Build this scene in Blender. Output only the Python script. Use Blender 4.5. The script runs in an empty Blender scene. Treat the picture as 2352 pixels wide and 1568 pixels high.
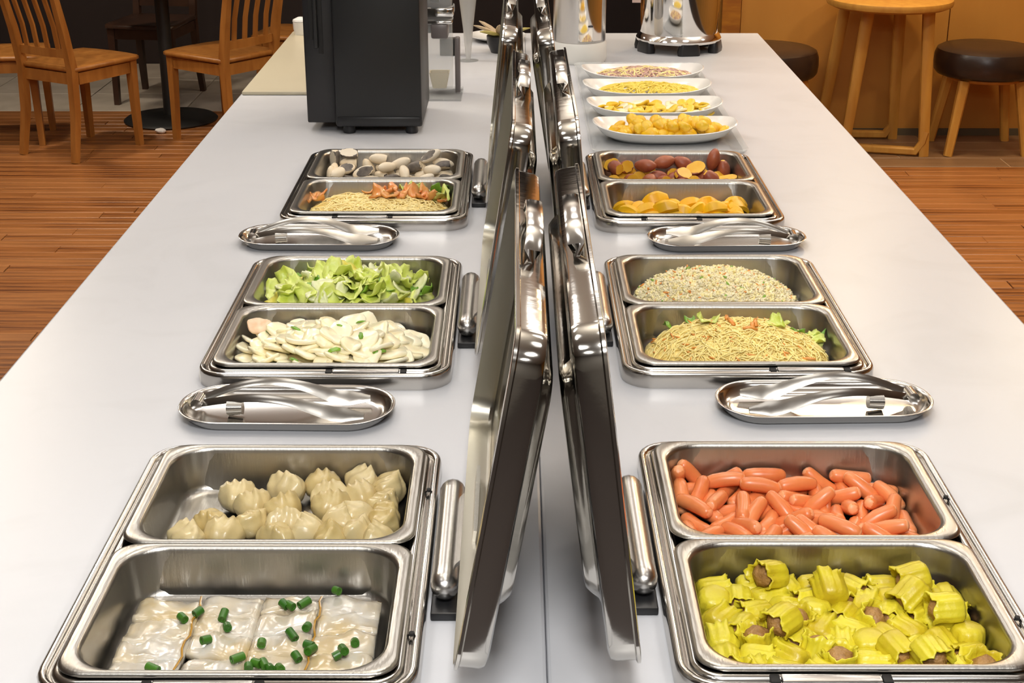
import bpy, bmesh, math, random
from mathutils import Vector, Matrix, Quaternion, Euler, noise
random.seed(11)
C = bpy.context.scene.collection
SC = bpy.context.scene
PI = math.pi
ZC = 0.90                                   # counter top above the floor

# ------------------------------------------------------------------ camera
F_PX, W_PX = 3385.0, 2352.0
TILT = math.atan(1315 / F_PX)
cam_d = bpy.data.cameras.new('camera')
cam_d.sensor_fit = 'HORIZONTAL'; cam_d.sensor_width = 36.0
cam_d.lens = 36.0 * F_PX / W_PX
cam_d.clip_start = 0.05
cam = bpy.data.objects.new('camera', cam_d); C.objects.link(cam)
cam.location = (0, 0, ZC + 0.87)
cam.rotation_euler = (PI / 2 - TILT, 0, 0.0022)
SC.camera = cam

# ------------------------------------------------------------------ light
wd = bpy.data.worlds.new('world'); SC.world = wd; wd.use_nodes = True
wd.node_tree.nodes['Background'].inputs[0].default_value = (1.0, 0.86, 0.70, 1)
wd.node_tree.nodes['Background'].inputs[1].default_value = 0.25

def lamp(name, loc, size, watts, col=(1, .985, .97), aim=None, shape='DISK'):
    d = bpy.data.lights.new(name, 'AREA'); d.shape = shape; d.size = size
    d.energy = watts; d.color = col
    o = bpy.data.objects.new(name, d); C.objects.link(o); o.location = loc
    if aim is not None:
        o.rotation_euler = (Vector(aim) - Vector(loc)).to_track_quat('-Z', 'Y').to_euler()
    return o
for ly, w in ((1.35, 1.7), (2.5, 2.4), (3.65, 3.6), (4.8, 3.8)):
    for lx in (-0.95, .035, 1.02):
        lamp('ceiling_lamp', (lx, ly, 2.74), 0.50, w * (.84 if lx > 1 else 1.5 if lx < 0 and ly > 3 else 1))
for ly in (.1, -1.0):
    for lx, w in ((-1.0, 6), (.035, 42 if ly > 0 else 30), (1.07, 6)):
        lamp('ceiling_lamp', (lx, ly, 2.74), 0.50, w)
for lx, ly, w in ((-2.3, 5.2, 30), (-2.6, 7.0, 30), (2.5, 4.6, 22)):
    lamp('ceiling_lamp', (lx, ly, 2.74), 0.26, w, (1, .87, .70))
for ux, uy in ((-1.6, 4.6), (1.5, 4.6), (0, 2.2), (0, 7.2)):  # added fill lights aimed up to brighten the ceiling, no real fixtures
    lamp('ceiling_fill', (ux, uy, 2.25), 0.6, 19, (1, .93, .84), (ux, uy, 3))
for lx in (1.55, 2.5):
    lamp('wall_washer', (lx, 6.6, 2.74), 0.26, 25, (1, .80, .50))
SC.view_settings.view_transform = 'Standard'; SC.view_settings.look = 'None'
SC.view_settings.gamma = 1.0; SC.view_settings.use_curve_mapping = False
SC.view_settings.exposure = 0.0
SC.cycles.use_denoising = True
SC.cycles.max_bounces = 8; SC.cycles.caustics_reflective = False; SC.cycles.caustics_refractive = False

# ------------------------------------------------------------------ materials
def mat(name, col, rough=.5, metal=0, col2=None, vary=None, nscale=30, bump=0, bscale=60, sss=0, stretch=None, coat=0, ndist=0.0, alpha=1, trans=0, ramp=(.35, .65), spec=None):
    """Principled material; col2 mixes in by object-space noise, vary by the object's own random value."""
    m = bpy.data.materials.new(name); m.use_nodes = True
    nt = m.node_tree; b = nt.nodes['Principled BSDF']
    b.inputs['Base Color'].default_value = (*col, 1); b.inputs['Roughness'].default_value = rough
    b.inputs['Metallic'].default_value = metal
    if spec is not None: b.inputs['Specular IOR Level'].default_value = spec
    if coat: b.inputs['Coat Weight'].default_value = coat; b.inputs['Coat Roughness'].default_value = .15
    if sss:
        b.inputs['Subsurface Weight'].default_value = sss; b.inputs['Subsurface Radius'].default_value = (.006, .004, .002)
        b.inputs['Subsurface Scale'].default_value = 1.0
    if trans: b.inputs['Transmission Weight'].default_value = trans; b.inputs['IOR'].default_value = 1.3
    tc = nt.nodes.new('ShaderNodeTexCoord'); src = tc.outputs['Object']
    if stretch:
        mp = nt.nodes.new('ShaderNodeMapping'); mp.inputs['Scale'].default_value = stretch
        nt.links.new(src, mp.inputs['Vector']); src = mp.outputs['Vector']
    out = None
    if col2 or vary:
        if col2:
            n = nt.nodes.new('ShaderNodeTexNoise'); n.inputs['Scale'].default_value = nscale; n.inputs['Detail'].default_value = 5
            n.inputs['Distortion'].default_value = ndist
            nt.links.new(src, n.inputs['Vector'])
            r = nt.nodes.new('ShaderNodeValToRGB')
            r.color_ramp.elements[0].position = ramp[0]; r.color_ramp.elements[0].color = (*col, 1)
            r.color_ramp.elements[1].position = ramp[1]; r.color_ramp.elements[1].color = (*col2, 1)
            nt.links.new(n.outputs['Fac'], r.inputs['Fac']); out = r.outputs['Color']
        if vary:
            oi = nt.nodes.new('ShaderNodeObjectInfo')
            mx = nt.nodes.new('ShaderNodeMix'); mx.data_type = 'RGBA'; mx.blend_type = 'MIX'
            mu = nt.nodes.new('ShaderNodeMath'); mu.operation = 'MULTIPLY'; mu.inputs[1].default_value = vary[1]
            nt.links.new(oi.outputs['Random'], mu.inputs[0]); nt.links.new(mu.outputs[0], mx.inputs[0])
            if out: nt.links.new(out, mx.inputs[6])
            else: mx.inputs[6].default_value = (*col, 1)
            mx.inputs[7].default_value = (*vary[0], 1); out = mx.outputs[2]
        nt.links.new(out, b.inputs['Base Color'])
    if bump:
        n2 = nt.nodes.new('ShaderNodeTexNoise'); n2.inputs['Scale'].default_value = bscale; n2.inputs['Detail'].default_value = 4
        nt.links.new(src, n2.inputs['Vector'])
        bp = nt.nodes.new('ShaderNodeBump'); bp.inputs['Strength'].default_value = bump; bp.inputs['Distance'].default_value = .01
        nt.links.new(n2.outputs['Fac'], bp.inputs['Height']); nt.links.new(bp.outputs['Normal'], b.inputs['Normal'])
    if alpha < 1: b.inputs['Alpha'].default_value = alpha
    return m

MT = {}
MT['quartz'] = mat('white_quartz', (.60, .607, .63), .34, col2=(.56, .567, .585), nscale=5, ndist=1.5, ramp=(.5, .8), spec=.35)
MT['counter_side'] = mat('counter_side_panel', (.62, .55, .46), .5)
MT['edge'] = mat('quartz_edge', (.80, .77, .745), .3)
MT['steel'] = mat('brushed_steel', (.60, .58, .55), .26, 1, bump=.04, bscale=60, stretch=(1, 8, 8))
MT['polish'] = mat('polished_steel', (.55, .53, .50), .16, 1, bump=.012, bscale=14)
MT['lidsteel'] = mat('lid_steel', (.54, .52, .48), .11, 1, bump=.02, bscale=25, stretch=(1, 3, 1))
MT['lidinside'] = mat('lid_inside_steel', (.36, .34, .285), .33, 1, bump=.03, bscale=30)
MT['tongsteel'] = mat('tong_steel', (.40, .38, .345), .2, 1)
MT['glass2'] = mat('clear_glass', (.62, .61, .58), .06, alpha=.5)
MT['pan'] = mat('pan_steel', (.45, .43, .39), .28, 1, bump=.05, bscale=40, stretch=(6, 1, 1))
MT['chrome'] = mat('chrome', (.78, .77, .75), .06, 1)
MT['black'] = mat('black_plastic', (.012, .012, .013), .35)
MT['machine'] = mat('black_painted_metal', (.010, .010, .010), .45, bump=.01, bscale=8)
MT['machine2'] = mat('black_side_panel', (.013, .012, .013), .42)
MT['dark'] = mat('dark_gap', (.01, .009, .008), .7)
MT['white'] = mat('white_porcelain', (.82, .81, .78), .18, coat=.3)
MT['whiteplastic'] = mat('white_plastic', (.78, .77, .72), .35)
MT['cream'] = mat('cream_board', (.56, .50, .36), .35)
MT['beige'] = mat('beige_plastic', (.62, .54, .36), .4)
MT['greyplastic'] = mat('grey_plastic', (.15, .13, .125), .35)
MT['glass'] = mat('clear_acrylic', (.80, .82, .80), .06, alpha=.28)
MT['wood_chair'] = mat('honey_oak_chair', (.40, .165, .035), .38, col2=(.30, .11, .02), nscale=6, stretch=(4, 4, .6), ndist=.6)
MT['wood_chair_shaded'] = mat('shaded_chair_wood', (.05, .022, .012), .4, col2=(.03, .013, .008), nscale=6)  # shadow on the far chair painted into its wood; tabletop shares it
MT['wood_light'] = mat('golden_ash', (.58, .30, .055), .42, col2=(.50, .235, .04), nscale=7, stretch=(4, 4, .6))
MT['leather'] = mat('brown_leather', (.022, .012, .009), .28, bump=.03, bscale=90)
MT['iron'] = mat('black_iron', (.012, .012, .012), .5)
MT['plank'] = mat('floor_plank', (.36, .135, .036), .34, col2=(.12, .036, .010), vary=((.46, .20, .07), .5), nscale=2.2, stretch=(1.0, 22, 1), ndist=.3, ramp=(.42, .60))
MT['tile'] = mat('grey_floor_tile', (.44, .39, .33), .55, col2=(.32, .28, .23), vary=((.50, .44, .36), .4), nscale=6)
MT['tileplank'] = mat('brown_tile_plank', (.22, .12, .06), .4, col2=(.16, .085, .04), vary=((.30, .17, .08), .5), nscale=3, stretch=(1, 8, 1))
MT['grout'] = mat('pale_grout', (.42, .27, .15), .8)
MT['wallpanel'] = mat('ochre_wall_panel', (.46, .205, .035), .45, col2=(.40, .17, .026), vary=((.50, .23, .045), .5), nscale=2, stretch=(3, 3, .7))
MT['walltrim'] = mat('amber_wood_column', (.40, .15, .012), .45, col2=(.28, .09, .008), nscale=9, stretch=(1, 1, 4))
MT['darkwall'] = mat('maroon_wall', (.013, .005, .004), .7)
MT['baseboard'] = mat('dark_baseboard', (.09, .07, .04), .5)
MT['ceil'] = mat('ceiling_paint', (.84, .81, .76), .8)
MT['roomwall'] = mat('taupe_room_wall', (.20, .185, .165), .7)
MT['floorbase'] = mat('shade_darkened_floor', (.05, .038, .034), .55)  # floor colour darkened to carry the shade mirrored in the lid ends
MT['paper'] = mat('white_paper', (.85, .82, .78), .7)
MT['label'] = mat('dark_label', (.05, .05, .06), .4)
MT['tag'] = mat('pink_paper_tag', (.75, .55, .48), .6)
# food
MT['sausage'] = mat('sausage_skin', (.70, .165, .042), .30, col2=(.78, .24, .075), vary=((.80, .28, .10), .6), nscale=45, sss=.08)
MT['sausage_end'] = mat('sausage_end', (.90, .38, .17), .4)
MT['wrapper'] = mat('yellow_wrapper', (.62, .52, .018), .36, col2=(.50, .37, .015), vary=((.70, .62, .035), .7), nscale=40, sss=.08, bump=.12, bscale=140)
MT['filling'] = mat('brown_filling', (.26, .125, .035), .5, col2=(.42, .23, .07), nscale=120, bump=.35, bscale=200)
MT['dumpling'] = mat('dumpling_dough', (.58, .46, .21), .28, col2=(.47, .34, .12), vary=((.66, .56, .33), .6), nscale=38, sss=.12, bump=.08, bscale=70)
MT['riceroll'] = mat('rice_sheet', (.52, .49, .42), .14, col2=(.52, .38, .15), vary=((.56, .54, .50), .6), nscale=16, sss=.2, coat=.5, bump=.10, bscale=28)
MT['scallion'] = mat('scallion_green', (.022, .10, .008), .35, vary=((.07, .19, .015), .6))
MT['scallion_in'] = mat('scallion_inside', (.30, .45, .10), .5)
MT['soy'] = mat('soy_sauce', (.42, .22, .03), .1, coat=.6)
MT['cab_lime'] = mat('cabbage_lime', (.55, .66, .06), .35, col2=(.70, .76, .22), vary=((.74, .80, .26), .6), nscale=50, sss=.1, coat=.3, bump=.15, bscale=90)
MT['cab_white'] = mat('cabbage_rib', (.76, .77, .46), .32, col2=(.62, .68, .25), vary=((.80, .80, .58), .5), nscale=40, sss=.1, coat=.3)
MT['cab_yellow'] = mat('cabbage_yellow', (.72, .62, .08), .35, col2=(.62, .66, .12), nscale=50, coat=.3)
MT['cab_green'] = mat('cabbage_green', (.12, .30, .02), .35, col2=(.22, .42, .04), vary=((.28, .50, .05), .6), nscale=60, coat=.3)
MT['gourd'] = mat('pale_slice', (.93, .80, .46), .25, col2=(.94, .85, .58), vary=((.95, .89, .68), .7), nscale=45, sss=.2, coat=.4)
MT['gourd_pink'] = mat('pink_slice', (.80, .50, .30), .3, col2=(.82, .66, .45), nscale=60)
MT['carrot'] = mat('carrot', (.80, .28, .04), .35, vary=((.84, .40, .10), .6))
MT['rice'] = mat('rice_bed', (.94, .84, .54), .45, col2=(.95, .90, .70), nscale=130, bump=.3, bscale=170)
MT['ricegrain'] = mat('rice_grain', (1.0, .87, .54), .4, sss=.3)
MT['ricegrain_y'] = mat('egg_bit', (.92, .80, .38), .4)
MT['noodlebed'] = mat('noodle_bed', (.95, .72, .20), .4, col2=(.96, .80, .34), nscale=70, bump=.4, bscale=120)
MT['noodle'] = mat('vermicelli', (.99, .82, .31), .32, coat=.3)
MT['noodle_pale'] = mat('pale_noodle', (.97, .80, .36), .35)
MT['potato_skin'] = mat('sweet_potato_skin', (.26, .055, .035), .42, col2=(.40, .11, .045), vary=((.46, .15, .06), .6), nscale=30, bump=.1)
MT['potato_flesh'] = mat('sweet_potato_flesh', (.92, .48, .03), .4, col2=(.94, .56, .06), nscale=40)
MT['pumpkin'] = mat('pumpkin_flesh', (.94, .50, .006), .38, col2=(.90, .42, .008), vary=((.96, .58, .015), .6), nscale=40, sss=.08)
MT['pumpkin_skin'] = mat('pumpkin_rind', (.30, .14, .015), .5)
MT['taro'] = mat('taro_flesh', (.86, .74, .54), .4, col2=(.80, .64, .42), vary=((.90, .82, .68), .7), nscale=40)
MT['taro_skin'] = mat('taro_skin', (.10, .085, .075), .5, col2=(.20, .17, .14), nscale=60)
MT['tomato'] = mat('tomato', (.78, .22, .05), .3, col2=(.82, .40, .12), vary=((.84, .46, .14), .6), nscale=60, coat=.3)
MT['egg'] = mat('egg_yellow', (.86, .60, .03), .35, col2=(.80, .50, .02), vary=((.88, .70, .12), .6), nscale=60)
MT['pineapple'] = mat('golden_piece', (.84, .52, .015), .35, col2=(.78, .42, .012), vary=((.88, .62, .06), .5), nscale=50, bump=.1)
MT['shred_pink'] = mat('pink_shred', (.50, .28, .22), .4, col2=(.62, .42, .34), nscale=60)
MT['shred_yellow'] = mat('yellow_shred', (.86, .66, .10), .35)
MT['leaf'] = mat('dry_leaf', (.50, .38, .24), .5)
MT['leaf_y'] = mat('yellow_leaf', (.46, .38, .10), .5)

# ------------------------------------------------------------------ mesh helpers
def join(*parts):
    V, F = [], []
    for v, f in parts:
        n = len(V); V += v; F += [tuple(i + n for i in q) for q in f]
    return V, F
def xf(vf, M):
    return [tuple(M @ Vector(p)) for p in vf[0]], vf[1]
def mv(vf, d):
    return [(p[0] + d[0], p[1] + d[1], p[2] + d[2]) for p in vf[0]], vf[1]
def flip(vf):
    return [(-p[0], p[1], p[2]) for p in vf[0]], [tuple(reversed(q)) for q in vf[1]]
def ob(name, vf, m, parent=None, smooth=True, loc=None, angle=40):
    me = bpy.data.meshes.new(name); me.from_pydata([tuple(p) for p in vf[0]], [], vf[1])
    bm = bmesh.new(); bm.from_mesh(me); bmesh.ops.recalc_face_normals(bm, faces=bm.faces); bm.to_mesh(me); bm.free()
    for mm in (m if isinstance(m, (list, tuple)) else [m]): me.materials.append(MT[mm] if isinstance(mm, str) else mm)
    if smooth:
        me.shade_smooth()
        if angle: me.set_sharp_from_angle(angle=math.radians(angle))
    o = bpy.data.objects.new(name, me); C.objects.link(o)
    if parent: o.parent = parent
    if loc: o.location = loc
    return o
def tag(o, label, cat, group=None, kind=None):
    o['label'] = label
    if cat: o['category'] = cat
    if group: o['group'] = group
    if kind: o['kind'] = kind
    return o
def thing(name, label, cat, loc=(0, 0, 0), rz=0, group=None):
    o = bpy.data.objects.new(name, None); C.objects.link(o); o.empty_display_size = .05
    o.location = loc; o.rotation_euler = (0, 0, rz)
    return tag(o, label, cat, group)
def copy_tree(o, parent=None):
    c = o.copy(); C.objects.link(c)
    if parent: c.parent = parent
    for ch in list(o.children): copy_tree(ch, c)
    return c
def rrect(x0, x1, y0, y1, r, z, n=6):
    P = []
    for cx, cy, a in ((x1 - r, y1 - r, 0), (x0 + r, y1 - r, 90), (x0 + r, y0 + r, 180), (x1 - r, y0 + r, 270)):
        for i in range(n + 1):
            t = math.radians(a + 90 * i / n); P.append((cx + r * math.cos(t), cy + r * math.sin(t), z))
    return P
def hr(hx, hy, r, z, n=6): return rrect(-hx, hx, -hy, hy, r, z, n)
def loft(rings, cap0=False, cap1=False, loop=False):
    V, F = [], []; n = len(rings[0])
    for r in rings: V += r
    m = len(rings)
    for i in range(m if loop else m - 1):
        a, b = i * n, ((i + 1) % m) * n
        for j in range(n):
            k = (j + 1) % n; F.append((a + j, a + k, b + k, b + j))
    if cap0: F.append(tuple(reversed(range(n))))
    if cap1: F.append(tuple(range((m - 1) * n, m * n)))
    return V, F
def rbox(x0, x1, y0, y1, z0, z1, r=.004, n=2):
    """box with rounded vertical and horizontal edges"""
    r = min(r, (x1 - x0) * .45, (y1 - y0) * .45, (z1 - z0) * .45); R = []
    for i in range(n + 1):
        t = PI / 2 * i / n; d = r * (1 - math.sin(t)); R.append(rrect(x0 + d, x1 - d, y0 + d, y1 - d, max(r - d, r * .08), z0 + r * (1 - math.cos(t)), 2))
    for i in range(n + 1):
        t = PI / 2 * (1 - i / n); d = r * (1 - math.sin(t)); R.append(rrect(x0 + d, x1 - d, y0 + d, y1 - d, max(r - d, r * .08), z1 - r * (1 - math.cos(t)), 2))
    return loft(R, True, True)
def lathe(prof, n=32, cx=0, cy=0):
    return loft([[(cx + r * math.cos(2 * PI * i / n), cy + r * math.sin(2 * PI * i / n), z) for i in range(n)] for r, z in prof], True, True)
def frames(pts):
    T = []
    for i in range(len(pts)):
        a, b = Vector(pts[max(i - 1, 0)]), Vector(pts[min(i + 1, len(pts) - 1)]); T.append((b - a).normalized())
    return T
def tube(pts, rad, n=8, up=(0, 0, 1), sq=None):
    """tube along pts; rad a number or a list of (side, up) half sizes; sq flattens the section to a rounded bar"""
    T = frames(pts); R = []
    for i, p in enumerate(pts):
        t = T[i]; u = Vector(up)
        if abs(t.dot(u)) > .98: u = Vector((1, 0, 0))
        s = t.cross(u).normalized(); v = s.cross(t).normalized()
        r = rad[i] if isinstance(rad, (list, tuple)) else rad
        ra, rb = r if isinstance(r, (list, tuple)) else (r, r)
        ring = []
        for j in range(n):
            a = 2 * PI * (j + .5) / n; ca, sa = math.cos(a), math.sin(a)
            if sq:
                k = sq; ca = math.copysign(abs(ca) ** k, ca); sa = math.copysign(abs(sa) ** k, sa)
            ring.append(tuple(Vector(p) + s * ca * ra + v * sa * rb))
        R.append(ring)
    return loft(R, True, True)
def bar(a, b, w, h, up=(0, 0, 1)):
    """square wooden bar from a to b"""
    return tube([a, b], [(w * .72, h * .72)] * 2, 4, up) if False else tube([a, b], [(w / 2 * 1.41, h / 2 * 1.41)] * 2, 4, up)
def ball(rx, ry, rz, nu=12, nv=8, f=None):
    R = []
    for i in range(1, nv):
        t = PI * i / nv
        R.append([(rx * math.sin(t) * math.cos(2 * PI * j / nu), ry * math.sin(t) * math.sin(2 * PI * j / nu), -rz * math.cos(t)) for j in range(nu)])
    V, F = loft(R)
    V = V + [(0, 0, -rz), (0, 0, rz)]; a, b = len(V) - 2, len(V) - 1
    m = (nv - 2) * nu
    for j in range(nu):
        k = (j + 1) % nu; F.append((a, k, j)); F.append((b, m + j, m + k))
    if f: V = [f(Vector(p)) for p in V]
    return [tuple(p) for p in V], F
def nz(p, s, seed=0): return noise.noise(Vector((p[0] * s + seed * 3.1, p[1] * s + seed * 1.7, p[2] * s - seed)))

# ------------------------------------------------------------------ setting
def struct(name, vf, m, parent=None, smooth=False, loc=None):
    o = ob(name, vf, m, parent, smooth, loc)
    if not parent: o['kind'] = 'structure'
    return o
def bx(x0, x1, y0, y1, z0, z1):
    V = [(x, y, z) for z in (z0, z1) for y in (y0, y1) for x in (x0, x1)]
    return V, [(0, 2, 3, 1), (4, 5, 7, 6), (0, 1, 5, 4), (2, 6, 7, 3), (0, 4, 6, 2), (1, 3, 7, 5)]
floor = struct('floor', bx(-4.6, 4.2, -2.2, 9.7, -.1, -.008), 'floorbase')
def lay(name, x0, x1, y0, y1, w, L, gap, m, stag=True):
    """planks or tiles laid as parts of the floor, sharing one mesh per size"""
    cache = {}; y = y0; row = 0
    while y < y1 - .02:
        yy = min(y + w, y1); x = x0 - (random.random() * L if stag else 0)
        while x < x1:
            a, b = max(x, x0), min(x + L, x1)
            if b - a > .03:
                key = (round(b - a, 2), round(yy - y, 3)); hx, hy = key[0] / 2 - gap / 2, key[1] / 2 - gap / 2
                if key not in cache:
                    V, F = loft([rrect(-hx, hx, -hy, hy, .001, -.008, 1), rrect(-hx, hx, -hy, hy, .001, -.0015, 1), rrect(-hx + .0015, hx - .0015, -hy + .0015, hy - .0015, .001, 0, 1)], False, True)
                    o = ob(name, (V, F), m, floor, False); cache[key] = o
                else:
                    o = cache[key].copy(); C.objects.link(o)
                o.location = ((a + b) / 2, (y + yy) / 2, random.uniform(-.0008, 0))
            x += L
        y += w; row += 1
lay('plank', -3.3, -1.1, 4.0, 8.08, .08, 1.1, .003, 'plank')
lay('plank', .95, 3.1, 3.1, 6.86, .08, 1.1, .003, 'plank')
lay('tile', -3.7, -.5, 8.085, 9.5, .47, .62, .006, 'tile', False)
grout = struct('grout_bed', bx(1.05, 3.3, 6.87, 7.52, -.008, -.003), 'grout', floor)
lay('tile', 1.25, 3.3, 6.87, 7.52, .162, .82, .007, 'tileplank')
struct('ceiling', bx(-4.6, 4.2, -2.2, 9.7, 2.8, 2.9), 'ceil')
struct('wall_back', bx(-4.6, 1.047, 9.5, 9.6, 0, 2.8), 'darkwall')
wr = struct('wall_right_back', bx(1.047, 4.2, 7.54, 7.64, 0, 2.8), 'wallpanel')
struct('wall_return', bx(1.047, 1.147, 7.64, 9.5, 0, 2.8), 'wallpanel')
for a, b in ((1.139, 2.186), (2.192, 3.235), (3.241, 4.2)):
    struct('wall_panel', bx(a, b, 7.522, 7.54, .032, 2.8), 'wallpanel', wr)
struct('wall_column', bx(1.04, 1.133, 7.50, 7.54, 0, 2.8), 'walltrim', wr)
struct('baseboard_right', bx(1.133, 4.2, 7.51, 7.535, 0, .035), 'baseboard')
struct('wall_left', bx(-4.7, -4.6, -2.2, 9.6, 0, 2.8), 'roomwall')
struct('wall_right', bx(4.2, 4.3, -2.2, 7.6, 0, 2.8), 'wallpanel')
struct('wall_front', bx(-4.6, 4.2, -2.3, -2.2, 0, 2.8), 'roomwall')

# ------------------------------------------------------------------ buffet counter
LX, RX, SEAM = -.788, .858, .0335
DL, DR = -.289, .355
LY, RY = (1.508, 2.322, 3.140), (1.520, 2.330, 3.125)
counter = thing('buffet_counter', 'long white stone topped buffet counter running away from the viewer', 'counter', (0, 0, 0))
def slab(x0, x1, cx, cys):
    xs = [x0, cx - .17, cx + .17, x1]; ys = [1.08]
    for c in cys: ys += [c - .262, c + .262]
    ys.append(5.25); V, F = [], []; idx = {}
    def vid(i, j, k):
        if (i, j, k) not in idx: idx[(i, j, k)] = len(V); V.append((xs[i], ys[j], ZC - (.03 if k else 0)))
        return idx[(i, j, k)]
    solid = lambda i, j: 0 <= i < 3 and 0 <= j < len(ys) - 1 and not (i == 1 and j % 2 == 1)
    for i in range(3):
        for j in range(len(ys) - 1):
            if not solid(i, j): continue
            F.append((vid(i, j, 0), vid(i + 1, j, 0), vid(i + 1, j + 1, 0), vid(i, j + 1, 0)))
            F.append((vid(i, j, 1), vid(i, j + 1, 1), vid(i + 1, j + 1, 1), vid(i + 1, j, 1)))
            for di, dj, e in ((-1, 0, ((i, j + 1), (i, j))), (1, 0, ((i + 1, j), (i + 1, j + 1))), (0, -1, ((i, j), (i + 1, j))), (0, 1, ((i + 1, j + 1), (i, j + 1)))):
                if not solid(i + di, j + dj):
                    (a, b), (c, d) = e; F.append((vid(a, b, 0), vid(a, b, 1), vid(c, d, 1), vid(c, d, 0)))
    o = ob('countertop', (V, F), 'quartz', counter, False)
    m = o.modifiers.new('edge', 'BEVEL'); m.width = .004; m.segments = 2; m.limit_method = 'ANGLE'; m.angle_limit = math.radians(60)
    return o
slab(LX, SEAM - .0003, DL, LY); slab(SEAM + .0003, RX, DR, RY)
for a in ((LX + .03, LX + .05, 1.11, 5.21), (RX - .05, RX - .03, 1.11, 5.21), (LX + .05, RX - .05, 5.19, 5.21), (LX + .05, RX - .05, 1.11, 1.13)):
    ob('side_panel', bx(a[0], a[1], a[2], a[3], .08, ZC - .03), 'counter_side', counter, False)
ob('plinth', bx(LX + .1, RX - .1, 1.15, 5.1, 0, .08), 'dark', counter, False)

# ------------------------------------------------------------------ chafing dishes
HX, HY = .1925, .286
def chafing_dish(cx, cy, side, label, lid_top, lid_bot=.229, clip=.075, rivets=()):
    """drop-in chafing dish; local +x is the lid side (mirrored for the right row)"""
    S = (lambda vf: vf) if side < 0 else flip
    t = thing('chafing_dish', label, 'chafing dish', (cx, cy, ZC), 0, None)
    prof = [(0, 0), (0, .0205), (.0015, .0245), (.005, .0262), (.0092, .0248), (.0112, .0205), (.0128, .0205), (.0142, .0245), (.0172, .0268), (.0215, .0275), (.0255, .0262), (.0278, .021), (.0278, -.02), (.026, -.02), (.0262, .0), (.0045, .0)]
    ob('base_frame', S(loft([hr(HX - d, HY - d, max(.046 - d, .02), z) for d, z in prof], loop=True)), 'polish', t, angle=50)
    # front clip in the rail groove
    ob('front_clip', S(join(rbox(clip - .05, clip + .05, -HY + .0035, -HY + .0175, .0235, .0295, .002))), 'steel', t)
    for sx in (-1, 1):
        ob('clip_slot', S(rbox(clip + sx * .056 - .005, clip + sx * .056 + .005, -HY + .005, -HY + .018, .022, .0278, .001)), 'dark', t)
    for rx, ry in rivets:
        ob('rivet', S(lathe([(.0001, .024), (.003, .024), (.003, .0275), (.0001, .028)], 10, rx, ry)), 'dark', t)
    # hinge barrel on the lid side
    h = ob('hinge_base', S(rbox(HX + .004, HX + .034, -.115, .175, 0, .010, .002)), 'black', t)
    pts = [(HX + .019, -.085 + .25 * i / 12, .026) for i in range(13)]; rr = []
    for i in range(13):
        e = min(i, 12 - i); rr.append((.004, .008, .014, .0155)[e] if e < 4 else .016)
    pts = [(HX + .019, y, .026) for y in (-.098, -.096, -.090, -.080, -.06, 0, .06, .13, .145, .152, .157, .159)]
    rr = [.003, .009, .0145, .0165, .016, .016, .016, .016, .0165, .0145, .009, .003]
    ob('hinge_barrel', S(tube(pts, rr, 14)), 'steel', t)
    # lid, opened past upright
    W, L, oy = .351, .305, -.016
    B = Vector((lid_bot, 0, .064)); U = Vector((lid_top - lid_bot, 0, .34)).normalized(); N = Vector((U.z, 0, -U.x))
    rings = []
    def ring(d, w, r, rough=0):
        pts = rrect(d, W - d, -L + d + oy, L - d + oy, max(r, .006), 0, 8)
        return [tuple(B + U * p[0] + Vector((0, p[1], 0)) + N * w) for p in pts]
    outp = [(0, 0, .034), (-.003, .001, .036), (-.003, .004, .036), (0, .0055, .034), (.0005, .024, .034), (.003, .0295, .032), (.008, .0315, .030), (.040, .0322, .03), (.046, .034, .03), (.051, .0405, .028), (.056, .0455, .026), (.064, .047, .022), (.11, .048, .01)]
    inn = [(.11, .0465, .01), (.065, .0455, .022), (.0575, .0440, .026), (.0525, .039, .028), (.0475, .0325, .03), (.042, .0305, .03), (.0095, .0300, .029), (.005, .0285, .030), (.002, .024, .032), (.0015, .0, .0325)]
    rings = [ring(*a) for a in outp]; n = len(rings)
    vf = loft(rings + [ring(*a) for a in inn], loop=True)
    # close the dome with two panels
    k = len(rings[0]); vf = (vf[0], [f for f in vf[1] if not (min(f) >= (n - 1) * k and max(f) < (n + 1) * k)])
    vf[1].append(tuple(range((n - 1) * k, n * k))); vf[1].append(tuple(range(n * k, (n + 1) * k)))
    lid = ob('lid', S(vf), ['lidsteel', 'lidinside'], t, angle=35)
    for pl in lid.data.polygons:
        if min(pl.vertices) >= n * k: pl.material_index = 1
    # lid handle on the upper edge
    hp = [B + U * (W - .002 + a) + Vector((0, oy + y, 0)) + N * .016 for a, y in ((0, -.075), (.012, -.073), (.024, -.062), (.029, -.045), (.030, 0), (.029, .045), (.024, .062), (.012, .073), (0, .075))]
    ob('lid_handle', S(tube([tuple(p) for p in hp], [(.009, .0032)] * len(hp), 8, up=tuple(U), sq=.6)), 'polish', lid)
    hx = lid_bot + .012
    ob('hinge_leaf', S(tube([(HX + .026, .03, .030), (hx, .03, .052), (hx + .004, .03, .078)], [(.085, .0025)] * 3, 8, up=(1, 0, 0), sq=.3)), 'steel', lid)
    return t
ORD = ('nearest', 'middle', 'farthest')
LT = (.288, .283, .264); RT = (.275, .265, .284)
L_IN = ('dumplings and rice rolls', 'green cabbage and white slices', 'taro chunks and noodles')
R_IN = ('orange sausages and yellow shumai', 'fried rice and yellow vermicelli', 'sweet potatoes and pumpkin')
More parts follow.
